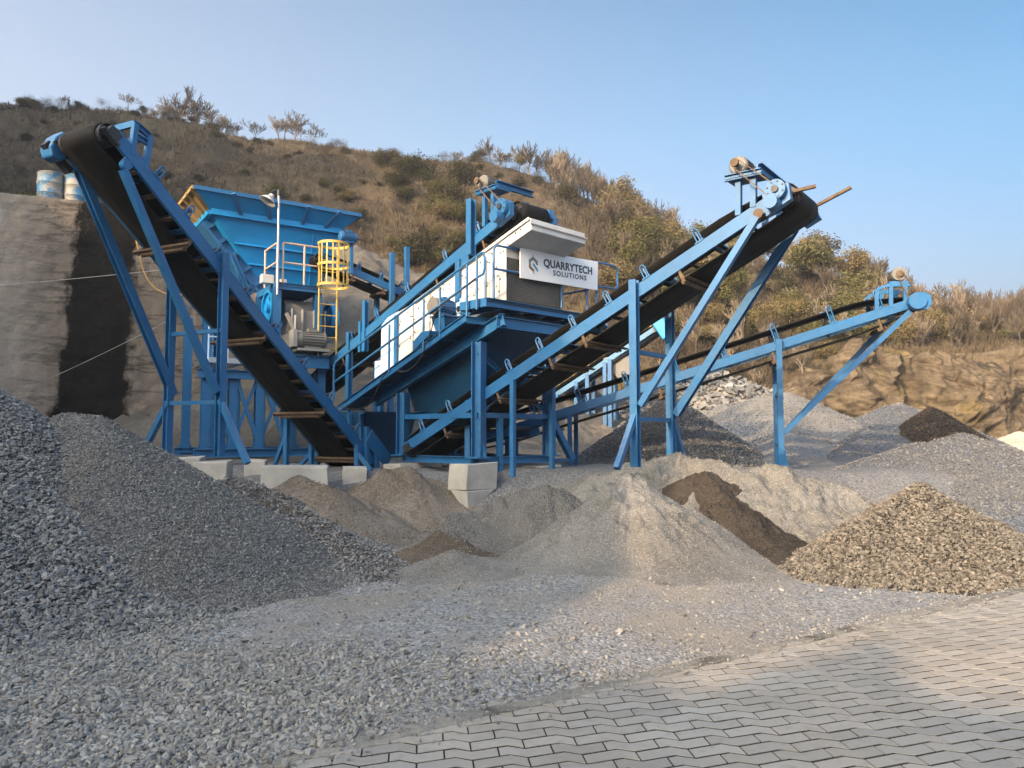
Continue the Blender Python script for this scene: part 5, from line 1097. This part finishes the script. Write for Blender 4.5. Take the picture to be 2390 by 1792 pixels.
for k in range(9):
    a = math.pi*(1.0 + k/8); d = u_*math.cos(a) + v_*math.sin(a); m = MB(); m.beam(cc + d*(rc - .015) + V(0, 0, zc0), cc + d*(rc - .015) + V(0, 0, zt_), .035, .008, d); m.build('cage_bar', M['yellow'], ld)
# lamp on a pole at the deck corner
lp = thing('lamp_post', 'thin galvanised lamp pole with a grey shade at the crusher deck corner', 'lamp post', K)
pt = KP(651, 455, -.06); pb = K - H2*.06
m = MB(); m.tube([pb - V(0, 0, .3), pb.lerp(V(pt.x, pt.y, pt.z), .5), pt], .032, 10); m.build('pole', M['galv'], lp, True)
m = MB(); m.cyl(pt - V(0, 0, .02), pt + V(0, 0, .12), .06, .05, 12); m.tube([pt + V(0, 0, .05), pt - H1*.12 + V(0, 0, .08), pt - H1*.2 + V(0, 0, .02)], .03, 8); m.build('lamp_arm', M['dark'], lp, True)
m = MB(); q = pt - H1*.16 - V(0, 0, .02); ax_ = (-H1*.6 + V(0, 0, -1)).normalized(); m.cyl(q, q + ax_*.07, .05, .07, 18); m.cyl(q + ax_*.07, q + ax_*.22, .07, .21, 22, False); m.build('lamp_shade', M['white'], lp, True, solid=.006)

# feed hopper
C0 = P(452, 436, 18.7)
HP = thing('feed_hopper', 'large flared blue feed hopper with a tan end, above the crusher', 'hopper', V(C0.x + 1.5, C0.y + 2.5, 5))
def HQ(px, py, b): return HIT(px, py, C0 + H2*b, H1)
r1 = HQ(842, 500, 0); r1 = V(r1.x, r1.y, C0.z); WB = 3.0
f0, f1 = HQ(495, 494, .40), HQ(792, 541, .40); zf = (f0.z + f1.z)/2; f0 = V(f0.x, f0.y, zf); f1 = V(f1.x, f1.y, zf)
g0, g1 = HQ(612, 668, 1.0), HQ(745, 668, 1.0); zg = g0.z; g1 = V(g1.x, g1.y, zg)
def skin(name, top, bot, mat, th=.03, parent=HP): m = MB(); m.add([top[0], top[1], bot[1], bot[0]], [(0, 1, 2, 3)]); return m.build(name, mat, parent, solid=th)
R4 = [C0, r1, r1 + H2*WB, C0 + H2*WB]; F4 = [f0, f1, f1 + H2*(WB - .8), f0 + H2*(WB - .8)]; G4 = [g0, g1, g1 + H2*(WB - 2.0), g0 + H2*(WB - 2.0)]
for i, (nm, mt) in enumerate((('flare_panel', M['blue2']), ('flare_panel', M['blue2']), ('flare_panel', M['blue2']), ('end_panel', M['tan']))): skin(nm, (R4[i], R4[(i+1) % 4]), (F4[i], F4[(i+1) % 4]), mt)
for i in range(4): skin('body_panel', (F4[i], F4[(i+1) % 4]), (G4[i], G4[(i+1) % 4]), M['blue2'])
for i in range(4):
    a, b = R4[i], R4[(i+1) % 4]; m = MB(); m.beam(a, b, .09, .10); m.build('rim_beam', M['blue'] if i != 3 else M['tan'], HP)
    a, b = F4[i], F4[(i+1) % 4]; d = (b - a).normalized(); nn = V(d.y, -d.x, 0); m = MB(); m.beam(a + nn*.04 - d*.04, b + nn*.04 + d*.04, .14, .15); m.build('collar_beam', M['blue2'], HP)
for xt, xb in ((.21, .21), (.40, .43), (.66, .68), (.86, .865)):
    p, q = C0.lerp(r1, xt) - H2*.05, f0.lerp(f1, xb) - H2*.05; m = MB(); m.beam(p, q, .09, .10, H1); m.build('rib', M['blue'], HP)
for xt in (.0, .18, .36, .54):
    p, q = C0.lerp(R4[3], xt + .02) - H1*.05, f0.lerp(F4[3], xt + .02) - H1*.05; m = MB(); m.beam(p, q, .07, .09, H1); m.build('rib', M['tan'], HP)
for zf_ in (.42, .70):
    a, b = f0.lerp(g0, zf_) - H2*.03, f1.lerp(g1, zf_) - H2*.03; m = MB(); m.angle(a, b, .06, .012); m.build('seam_bar', M['blue2'], HP)
m = MB(); a, b = f0.lerp(f1, .78) - H2*.03, g0.lerp(g1, .8) - H2*.03; m.beam(a, b, .05, .03, H1); m.build('seam_bar', M['blue2'], HP)
# grizzly feeder trough sloping below the tan end
m = MB(); ta, tb = HQ(470, 520, .9), HQ(600, 680, .9); m.prism([ta, HQ(510, 498, .9), HQ(640, 655, .9), tb], H2*1.2); tr = m.build('feeder_trough', M['blue'], HP)
for f in np.linspace(.08, .92, 5): p = ta.lerp(tb, f); q = HQ(510, 498, .9).lerp(HQ(640, 655, .9), f); m = MB(); m.beam(p - H2*.05, q - H2*.05, .09, .09, H2); m.build('rib', M['blue'], tr)
m = MB(); m.beam(ta - H2*.04, tb - H2*.04, .09, .10, H2); m.beam(HQ(508, 500, .86), HQ(640, 655, .86), .09, .1, H2); m.build('rail', M['blue'], tr)
for p, q in ((HQ(540, 590, .8), HQ(575, 672, .8)), (HQ(545, 640, .8), HQ(556, 660, .8))): m = MB(); m.ibeam(p, q, .12, .12); m.build('leg', M['blue'], HP)
for x in (.15, .85): p = f0.lerp(f1, x) + H2*2.1; m = MB(); m.ibeam(p, V(p.x, p.y, 1.0), .2, .2); m.build('leg', M['blue'], HP)

# ---- short conveyor behind the crusher
Ec = Conveyor('belt_conveyor', 'short belt conveyor that slopes down behind the ladder cage towards the sand bank', P(938, 683, 22.2), P(760, 605, 20.8), .8, 1, .20, V(-5, 22, 1))
if Ec.ax.y < 0: Ec.ax = -Ec.ax; Ec.fo = Ec.nt + Ec.ax*Ec.w
Ec.beams(.2, .1); Ec.belt(r=.17, tt=.17, hd=.1); Ec.pulleys(); Ec.idlers([Ec.L*f for f in (.4, .7, .97)]); Ec.returns([Ec.L*f for f in (.35, .75)])
for x, y0, y1 in ((912, 592, 720), (946, 578, 735)): p = Ec.near(x, y0); Ec.post('mast', p - Ec.ax*.1, V(p.x, p.y, 1.0) - Ec.ax*.1, .13, False); q = p + Ec.ax*(Ec.w+.1); Ec.post('mast', V(q.x, q.y, p.z - .9), V(q.x, q.y, 1.0), .13, False)
p = Ec.near(817, 565); Ec.post('mast', p - Ec.ax*.1, Ec.near(817, 640) - Ec.ax*.1, .08, False); motor(Ec.o, p - Ec.ax*.1 - Ec.h*.1 + V(0, 0, .1), Ec.h, .16, .5, mat=M['blue'])

# ---- far inclined conveyor with a railed walkway
Fc = Conveyor('walkway_conveyor', 'distant inclined conveyor with a grated walkway and yellow handrail', P(1529, 767, 25.5), P(1180, 1000, 27.5), .8, -1, .16, V(-.4, 27, .9))
if Fc.ax.y < 0: Fc.ax = -Fc.ax; Fc.fo = Fc.nt + Fc.ax*Fc.w
Fc.mat = M['pale2']; Fc.beams(.2, 0); Fc.belt(r=.15, hd=.05, tt=.15); Fc.pulleys()
m = MB(); p, q = Fc.at(0, Fc.w + .1, .1), Fc.at(Fc.L*.93, Fc.w + .1, .1)
for i in range(70): a = p.lerp(q, i/70) + V(0, 0, .25); m.beam(a, a + Fc.ax*.8, .10, .02)
m.build('walkway_grating', M['rust'], Fc.o)
for a, mt in ((Fc.w + .1, M['yellow']), (Fc.w + .9, M['yellow'])):
    rail(Fc.o, 'top_rail', [Fc.at(0, a, 1.05), Fc.at(Fc.L*.95, a, 1.05)], .03, mt); rail(Fc.o, 'mid_rail', [Fc.at(0, a, .65), Fc.at(Fc.L*.95, a, .65)], .025, mt)
    for f in np.linspace(.02, .95, 10): p = Fc.at(Fc.L*f, a, .1); rail(Fc.o, 'rail_post', [p, p + V(0, 0, 1.1)], .026, mt)
for x, yb in ((1345, 1080), (1371, 1060), (1412, 1090), (1424, 1090), (1300, 1060)):
    p = Fc.near(x, 900); zt2 = Fc.near(x, 767 + (1529 - x)*.668).z; Fc.post('leg', V(p.x, p.y, zt2), V(p.x, p.y, .9), .13, False, M['blue']); q = p + Fc.ax*Fc.w; Fc.post('leg', V(q.x, q.y, zt2), V(q.x, q.y, .9), .13, False, M['blue'])
p, q = Fc.near(1345, 1030), Fc.near(1371, 985); Fc.post('diagonal_brace', p, q, .08, False, M['blue'])
m = MB(); c = Fc.hc - Fc.ax*.25; m.prism([c + Fc.u*x + Fc.n*y for x, y in ((-.05, .62), (.28, .66), (.40, .52), (.40, -.42), (.28, -.55), (-.02, -.5))], Fc.ax*.22); m.build('belt_guard', M['blue2'], Fc.o, False, .04)
m = MB(); c = Fc.near(1441, 862) + Fc.ax*.2; m.prism([c + Fc.h*x + V(0, 0, y) for x, y in ((-.55, .45), (.5, .5), (.5, -.35), (.3, -.5), (.1, -.45), (-.2, -.1), (-.55, -.05))], Fc.ax*.6); m.build('transfer_chute', M['motor'], Fc.o)

# wires and cord
def line(name, label, pts, r, mat, cat): m = MB(); m.tube(pts, r, 6); o = m.build(name, mat, None, True); return tag(o, label, cat)
def sag(a, b, s, n=14): return [a.lerp(b, i/n) - V(0, 0, s*4*(i/n)*(1 - i/n)) for i in range(n + 1)]
line('guy_wire', 'upper thin grey wire from the wall to the steep conveyor trestle', sag(WP(-2.5, P(-60, 684, 20.8).z, .1), A.far(384, 629), .05), .005, M['wire'], 'wire')
line('guy_wire', 'lower thin grey wire crossing the black wall stain', sag(PZ(40, 914, 2.9) if False else P(40, 914, 20.5), A.far(385, 752), .05), .005, M['wire'], 'wire')
line('power_cord', 'yellow cord hanging in a loop in front of the wall', [P(x, y, Y) for x, y, Y in ((312, 520, 14), (319, 565, 14), (326, 600, 14), (335, 632, 14), (347, 656, 14), (364, 674, 14), (386, 685, 14), (410, 690, 14), (425, 687, 14), (440, 680, 14))], .014, M['cord'], 'cord')
# ------------------------------------------------------------------ vegetation on the hill
def leaf_mat(name, c1, c2, tr=.25):
    t = MT(name, .75); t.col(t.mix(t.attr(), c1, c2))
    t.b.inputs['Subsurface Weight'].default_value = 0
    return t.m
M['bark'] = plain('pale_bark', (.17, .14, .105), .9, 0, 3, .3)
M['bark_d'] = plain('dark_bark', (.085, .068, .050), .9, 0, 3, .3)
M['lf_green'] = leaf_mat('green_leaves', (.050, .049, .020), (.130, .120, .045))
M['lf_dark'] = leaf_mat('dark_leaves', (.026, .025, .012), (.075, .066, .032))
M['lf_gold'] = leaf_mat('golden_leaves', (.082, .066, .030), (.185, .145, .065))
M['lf_brown'] = leaf_mat('brown_twigs', (.045, .034, .022), (.125, .097, .064))
def grow(seed, h, spread, lean=0.0, levels=5, trunk=.34, kids=3, rtrunk=.028, tip=.010):
    """limb skeleton of a unit-ish tree: list of (points, radii, level) and tip positions"""
    rng = random.Random(seed); out = []; tips = []
    def br(p, d, L, r, lv):
        n = 3; pts = [p]; rad = [r]; q = p; dd = d
        for i in range(n):
            dd = (dd + V(rng.uniform(-1, 1), rng.uniform(-1, 1), rng.uniform(-.4, .7)) * .16).normalized(); q = q + dd * L / n; pts.append(q); rad.append(max(tip, r * (1 - .42 * (i + 1) / n)))
        out.append((pts, rad, lv))
        if lv >= 2: tips.append(q)
        if lv >= levels: return
        for k in range(kids if lv else kids + 1):
            a = rng.uniform(0, 2*math.pi); e = rng.uniform(.5, 1.15) * spread * (.45 if k == 0 else 1)
            s = dd.cross(V(math.cos(a), math.sin(a), .3)).normalized(); nd = (dd * math.cos(e) + s * math.sin(e) + V(0, 0, .18)).normalized()
            st = pts[-1] if k < 1 else pts[1].lerp(pts[-1], rng.random() ** .6)
            br(st, nd, L * (rng.uniform(.78, .95) if k == 0 else rng.uniform(.6, .9)), rad[-1] * (rng.uniform(.8, .95) if k == 0 else rng.uniform(.5, .75)), lv + 1)
    br(V(0, 0, 0), V(lean, 0, 1).normalized(), h * trunk, h * rtrunk, 0); return out, tips
def limbs(sk, lvs, sides=3):
    m = MB()
    for pts, rad, lv in sk:
        if lv in lvs: m.tube(pts, rad, 6 if lv == 0 else sides)
    return m
def leaves(name, tips, per, rad, size, mat, parent, seed):
    rng = np.random.default_rng(seed); T = np.repeat(np.array([tuple(t) for t in tips]), per, 0); n = len(T)
    c = T + rng.normal(size=(n, 3)) * rad * np.array([1, 1, .8]); a = rng.normal(size=(n, 3)); a /= np.linalg.norm(a, axis=1)[:, None]; b = np.cross(a, rng.normal(size=(n, 3))); b /= np.linalg.norm(b, axis=1)[:, None]
    s = size * (.6 + .8 * rng.random((n, 1)))
    v = np.stack([c - a*s, c + b*s*.55, c + a*s, c - b*s*.55], 1).reshape(-1, 3); f = np.arange(4*n).reshape(n, 4)
    tint = np.repeat(np.clip(np.repeat(rng.random(len(tips)), per) * .6 + .4 * rng.random(n), 0, 1), 4)
    return np_mesh(name, v, f, mat, False, tint, parent)
PROTO = {}
def proto(kind, seed):
    key = (kind, seed)
    if key in PROTO: return PROTO[key]
    parts = []
    if kind == 'bare':
        sk, tp = grow(seed, 1.0, [.62, .75, .55, .68][seed % 4], 0, 5, [.22, .19, .25, .17][seed % 4], 3, .019, .0042)
        parts = [('trunk', limbs(sk, (0, 1)).build('trunk', M['bark'] if seed % 2 else M['bark_d'], None)), ('crown', limbs(sk, (2, 3, 4, 5, 6)).build('crown', M['bark_d'] if seed % 3 else M['bark'], None))]
    elif kind == 'twig':
        m = MB(); rng = random.Random(seed); tips = []
        sk = []
        for k in range(9):
            a = rng.uniform(0, 6.28); s2, t2 = grow(seed*31 + k, 1.0, .5, rng.uniform(-.5, .5), 3, .5, 2, .012, .004)
            ro = Matrix.Rotation(a, 3, 'Z'); sk += [([ro @ p for p in pts], rad, lv) for pts, rad, lv in s2]; tips += [ro @ p for p in t2]
        parts = [('stems', limbs(sk, (0, 1, 2, 3)).build('stems', M['bark'], None)), ('foliage', leaves('foliage', tips, 9, .12, .022, M['lf_brown'] if seed % 2 else M['lf_gold'], None, seed))]
    else:
        mt = {'green': 'lf_green', 'dark': 'lf_dark', 'gold': 'lf_gold'}[kind[:-1] if kind.endswith('b') else kind]
        if kind.endswith('b'):                                        # bush: stems from the ground
            sk = []; tips = []; rng = random.Random(seed)
            for k in range(7):
                s2, t2 = grow(seed*17 + k, .85, .75, rng.uniform(-.9, .9), 3, .34, 3, .014, .006); ro = Matrix.Rotation(rng.uniform(0, 6.28), 3, 'Z'); sk += [([ro @ p for p in pts], rad, lv) for pts, rad, lv in s2]; tips += [ro @ p for p in t2]
            parts = [('stems', limbs(sk, (0, 1, 2)).build('stems', M['bark_d'], None)), ('foliage', leaves('foliage', tips, 16, .085, .026, M[mt], None, seed))]
        else:
            sk, tp = grow(seed, 1.0, .85, .05, 4, .24, 3, .022, .005)
            parts = [('trunk', limbs(sk, (0, 1, 2, 3)).build('trunk', M['bark_d'], None)), ('crown', leaves('crown', tp, 26, .060, .020, M[mt], None, seed))]
    zmax = max(max(v.co.z for v in o.data.vertices) for _, o in parts)
    PROTO[key] = [(n, o.data, 1.0 / zmax) for n, o in parts]
    for _, o in parts: bpy.data.objects.remove(o)
    return PROTO[key]
def plant(name, kind, seed, loc, h, label, cat, group=None, rz=None, wide=1.0):
    root = bpy.data.objects.new(name, None); COL.objects.link(root); root.location = loc; root.empty_display_size = .3
    rz = random.uniform(0, 6.28) if rz is None else rz; root.rotation_euler = (0, 0, rz); tag(root, label, cat, group)
    for n, me, k in proto(kind, seed):
        o = bpy.data.objects.new(n, me); COL.objects.link(o); o.parent = root; o.scale = (k*h*wide, k*h*wide, k*h)
    return root
def on_hill(vx, Yf, dz=0):
    """a spot on the hill in the direction of picture column vx (0..2212), Yf = share of the way to the ridge"""
    u = (vx * 1.0805 - CX) / F; yr = float(np.interp(u, RU, RID[:, 2])); y0 = float(np.interp(u, [-1.2, -.55, -.2, .15, .35, .6], [31, 30, 33, 36, 37, 41.5])); y = y0 + (yr - y0) * Yf
    return V(u*y, y, float(hill_z(u*y, y)) - .1 + dz), y
def crest(vx):
    fs = np.linspace(.7, 1.0, 61); best = (-1, 1)
    for f in fs:
        p, y = on_hill(vx, float(f)); best = max(best, ((p.z - EYE) / y, float(f)))
    return best[1]
def ridge_tree(name, kind, seed, vx, hpx, label, cat, group=None, wide=1.0, f=None):
    f = crest(vx) if f is None else f
    p, y = on_hill(vx, f); plant(name, kind, seed, p, hpx * 1.0805 / F * y, label, cat, group, None, wide)
G1 = 'bare trees along the ridge'
for i, (vx, hp) in enumerate(((47, 24), (122, 20), (255, 26), (312, 24), (328, 30), (346, 46), (358, 40), (372, 58), (392, 52), (412, 32), (446, 46), (462, 30), (478, 36), (492, 26), (538, 30), (590, 36), (603, 44), (625, 42), (640, 26), (668, 28), (982, 22), (1000, 18), (1062, 44), (1080, 34), (1092, 28), (1145, 46), (1168, 42))):
    ridge_tree('bare_tree', 'bare', i % 6, vx, hp * 1.6, 'leafless tree standing against the sky on the ridge', 'tree', G1, 1.0 + .25 * (i % 3))
ridge_tree('leafy_tree', 'dark', 1, 284, 32, 'small dark leafy tree among bare ones, on the ridge above the steep conveyor head', 'tree')
ridge_tree('leafy_tree', 'dark', 2, 1034, 36, 'round dark leafy tree on the ridge above the drum beside the hood', 'tree', None, 1.2)
ridge_tree('leafy_tree', 'gold', 3, 1122, 46, 'yellowish leafy tree on the ridge beside the dark round one', 'tree')
ridge_tree('leafy_tree', 'dark', 4, 1205, 62, 'tallest dark leafy tree at the end of the bare ridge', 'tree', None, 1.1)
ridge_tree('bush', 'darkb', 1, 737, 7, 'tiny dark bush alone on the ridge', 'bush', None, 1.3)
ridge_tree('leafy_tree', 'gold', 5, 820, 44, 'single yellow tree on the bare slope above the hopper', 'tree', None, 1.0, .80)
ridge_tree('leafy_tree', 'gold', 3, 372, 40, 'yellow-leaved tree in front of the bare ones, just below the ridge', 'tree', None, 1.2, .93)
G2 = 'leafless thicket on the ridge behind the sign'
rr = random.Random(5)
for i in range(85):
    vx = 1190 + 270 * rr.random(); ridge_tree('bare_tree', 'bare', i % 6, vx, 50 + 45 * rr.random(), 'slender leafless tree in the thicket that lines the ridge above the sign', 'tree', G2, .75, crest(vx) - .1 * rr.random())
G3 = 'bare trees on the wooded slope'
for i in range(150):
    vx = 1300 + 930 * rr.random() ** .85; f = rr.random() ** .8
    if vx > 1850: f = .30 + .7 * f
    ridge_tree('bare_tree', 'bare', i % 6, vx, 55 + 55 * rr.random(), 'leafless tree on the wooded slope between the raised conveyor and the eroded face', 'tree', G3, .9, f)
G4 = 'leafy trees on the wooded slope'
for i in range(75):
    vx = 1330 + 620 * rr.random(); f = .25 + .75 * rr.random(); kd = ('green', 'gold', 'dark', 'green', 'gold')[i % 5]
    ridge_tree('leafy_tree', kd, i % 4, vx, 55 + 50 * rr.random(), 'bushy olive leafed tree on the wooded slope under the raised conveyor', 'tree', G4, 1.15, f)
for vx, hp, f, kd, s, lb in ((1790, 125, .80, 'green', 1, 'largest bright green tree on the slope, right of the raised conveyor head'), (1762, 100, .96, 'dark', 2, 'dark round crowned tree behind the largest bright green tree'), (1385, 84, .55, 'green', 3, 'green tree on the slope between the sign and the raised conveyor'), (1228, 34, .62, 'green', 0, 'compact pale green tree just above the white hood'), (2165, 52, .90, 'dark', 3, 'flat-topped tree on the ridge above the eroded face'), (1935, 55, .95, 'gold', 2, 'brownish leafed tree behind the low conveyor motor')):
    ridge_tree('leafy_tree', kd, s, vx, hp, lb, 'tree', None, 1.25, f)
for i in range(26):
    ridge_tree('leafy_tree', ('gold', 'dark', 'gold')[i % 3], i % 4, 1850 + 380 * rr.random(), 44 + 34 * rr.random(), 'brownish leafed tree in the wood above the eroded face', 'tree', 'leafed trees above the eroded face', 1.35, .5 + .48 * rr.random())
G5 = 'bare trees above the eroded face'
for i in range(60):
    ridge_tree('bare_tree', 'bare', i % 6, 1960 + 290 * rr.random(), 42 + 40 * rr.random(), 'leafless tree in the dark wood above the eroded face', 'tree', G5, 1.2, .55 + .45 * rr.random())
G6 = 'shrubs on the upper slope'; G7 = 'scrub on the lower slope'; G8 = 'bushes of the wooded slope'
for i in range(110):
    vx = 20 + 1150 * rr.random(); f = .22 + .52 * rr.random(); kd = ('darkb', 'twig', 'darkb', 'goldb')[i % 4]
    ridge_tree('bush', kd, i % 4, vx, 12 + 18 * rr.random() ** 2, 'low scrubby bush on the brown slope above the plant', 'bush', G6, 1.5, f)
for i in range(70):
    vx = 560 + 640 * rr.random() ; f = .02 + .33 * rr.random(); kd = ('goldb', 'greenb', 'twig', 'darkb', 'twig')[i % 5]
    ridge_tree('bush', kd, i % 4, vx, 26 + 30 * rr.random(), 'tangled bush at the foot of the slope behind hopper and screen', 'bush', G7, 1.2, f)
for i in range(98):
    vx = 1180 + 1060 * rr.random(); f = (.30 if vx > 1840 else .02) + .66 * rr.random() ** 1.2; kd = ('twig', 'greenb', 'twig', 'goldb', 'darkb', 'twig')[i % 6]
    ridge_tree('bush', kd, i % 4, vx, 28 + 30 * rr.random(), 'dry bush between the trees of the wooded slope', 'bush', G8, 1.2, f)
for i in range(14):
    ridge_tree('bush', ('darkb', 'greenb', 'darkb')[i % 3], i % 4, 815 + 200 * rr.random(), 48 + 36 * rr.random(), 'large dark bush in the thicket behind the hopper and the drum', 'bush', 'large dark bushes behind the hopper', 1.3, .14 + .34 * rr.random())
q = WP(.55, W0.z - .05, -1.6); plant('bush', 'greenb', 2, q, .62, 'small yellow-green bush on the wall beside the oil drums', 'bush', None, 1.0, 1.2)
def undergrowth():
    '''the dense brown brush nobody could count, merged'''
    vs = []; fs = []; tn = []; nb = 0
    for i in range(1100):
        if i % 2: vx = 1150 + 1090 * rr.random(); f = (.28 if vx > 1840 else .03) + .68 * rr.random()
        else: vx = 10 + 1200 * rr.random(); f = .12 + .76 * rr.random()
        p, y = on_hill(vx, f); h = (14 + 26 * rr.random() ** 1.5) * (1 if i % 3 else .62) * 1.0805 / F * y
        n, me, k = [q for q in proto('twig', 1 + 2 * (i % 3)) if q[0] == 'foliage'][0]
        key = me.name
        if key not in UG:
            v = np.empty(len(me.vertices) * 3, np.float32); me.vertices.foreach_get('co', v); t = np.empty(len(me.vertices), np.float32); me.attributes['tint'].data.foreach_get('value', t); UG[key] = (v.reshape(-1, 3), t)
        v, t = UG[key]; a = rr.random() * 6.28; c, s = math.cos(a), math.sin(a); w = 1.3 * k * h
        vs.append(np.stack([(v[:, 0]*c - v[:, 1]*s) * w + p.x, (v[:, 0]*s + v[:, 1]*c) * w + p.y, v[:, 2] * k * h + p.z], -1)); tn.append(np.clip(t * .8 + rr.uniform(-.25, .2), 0, 1))
    v = np.concatenate(vs); tag(np_mesh('undergrowth', v, np.arange(len(v)).reshape(-1, 4), M['lf_brown'], False, np.concatenate(tn)), 'dense brown undergrowth between the hillside trees', 'undergrowth', kind='stuff')
UG = {}
undergrowth()
def scrub():
    rng = np.random.default_rng(91); n = 160000
    u = rng.uniform(-.74, .74, n); yr = np.interp(u, RU, RID[:, 2]); y0 = np.where(u > .36, 42, 36.5); f = rng.random(n) ** 1.15; y = y0 + (yr * 1.01 - y0) * f; x = u * y
    cl = fbm(x * .25, y * .25, 4, 61) + .35 * (u > .1); k = cl + .5 * rng.random(n) > .12; x, y, u = x[k], y[k], u[k]; n = len(x); z = hill_z(x, y) - .05
    h = (.10 + .35 * rng.random(n) ** 2) * (1 + .3 * (u > .1)); w = .02 + .045 * rng.random(n); a = rng.uniform(0, 6.28, n); lx, ly = rng.normal(0, .3, n) * h, rng.normal(0, .3, n) * h
    b = np.stack([x, y, z], -1); d = np.stack([np.cos(a)*w, np.sin(a)*w, 0*w], -1); t = b + np.stack([lx, ly, h], -1)
    v = np.stack([b - d, b + d, t + d*.3, t - d*.3], 1).reshape(-1, 3)
    tint = np.repeat(np.clip(.5 + .6 * fbm(x * .12, y * .12, 3, 66) + .35 * (rng.random(n) - .5), 0, 1), 4)
    m = leaf_mat('dry_grass', (.036, .028, .020), (.120, .092, .056))
    tag(np_mesh('dry_grass', v, np.arange(4*n).reshape(n, 4), m, False, tint), 'dry grass and twigs covering the hillside', 'grass', kind='stuff')
scrub()

def haze():
    m = MB(); m.box(V(0, 47, 33), V(215, 0, 0), V(0, 174, 0), V(0, 0, 72)); mt = bpy.data.materials.new('haze_air'); mt.use_nodes = True; nt = mt.node_tree; nt.nodes.clear()
    v = nt.nodes.new('ShaderNodeVolumePrincipled'); v.inputs['Color'].default_value = (.80, .84, .90, 1); v.inputs['Density'].default_value = .0009; v.inputs['Anisotropy'].default_value = .2
    o = nt.nodes.new('ShaderNodeOutputMaterial'); nt.links.new(v.outputs[0], o.inputs['Volume']); tag(m.build('haze', mt), 'thin pale haze in the air', kind='stuff')
haze()
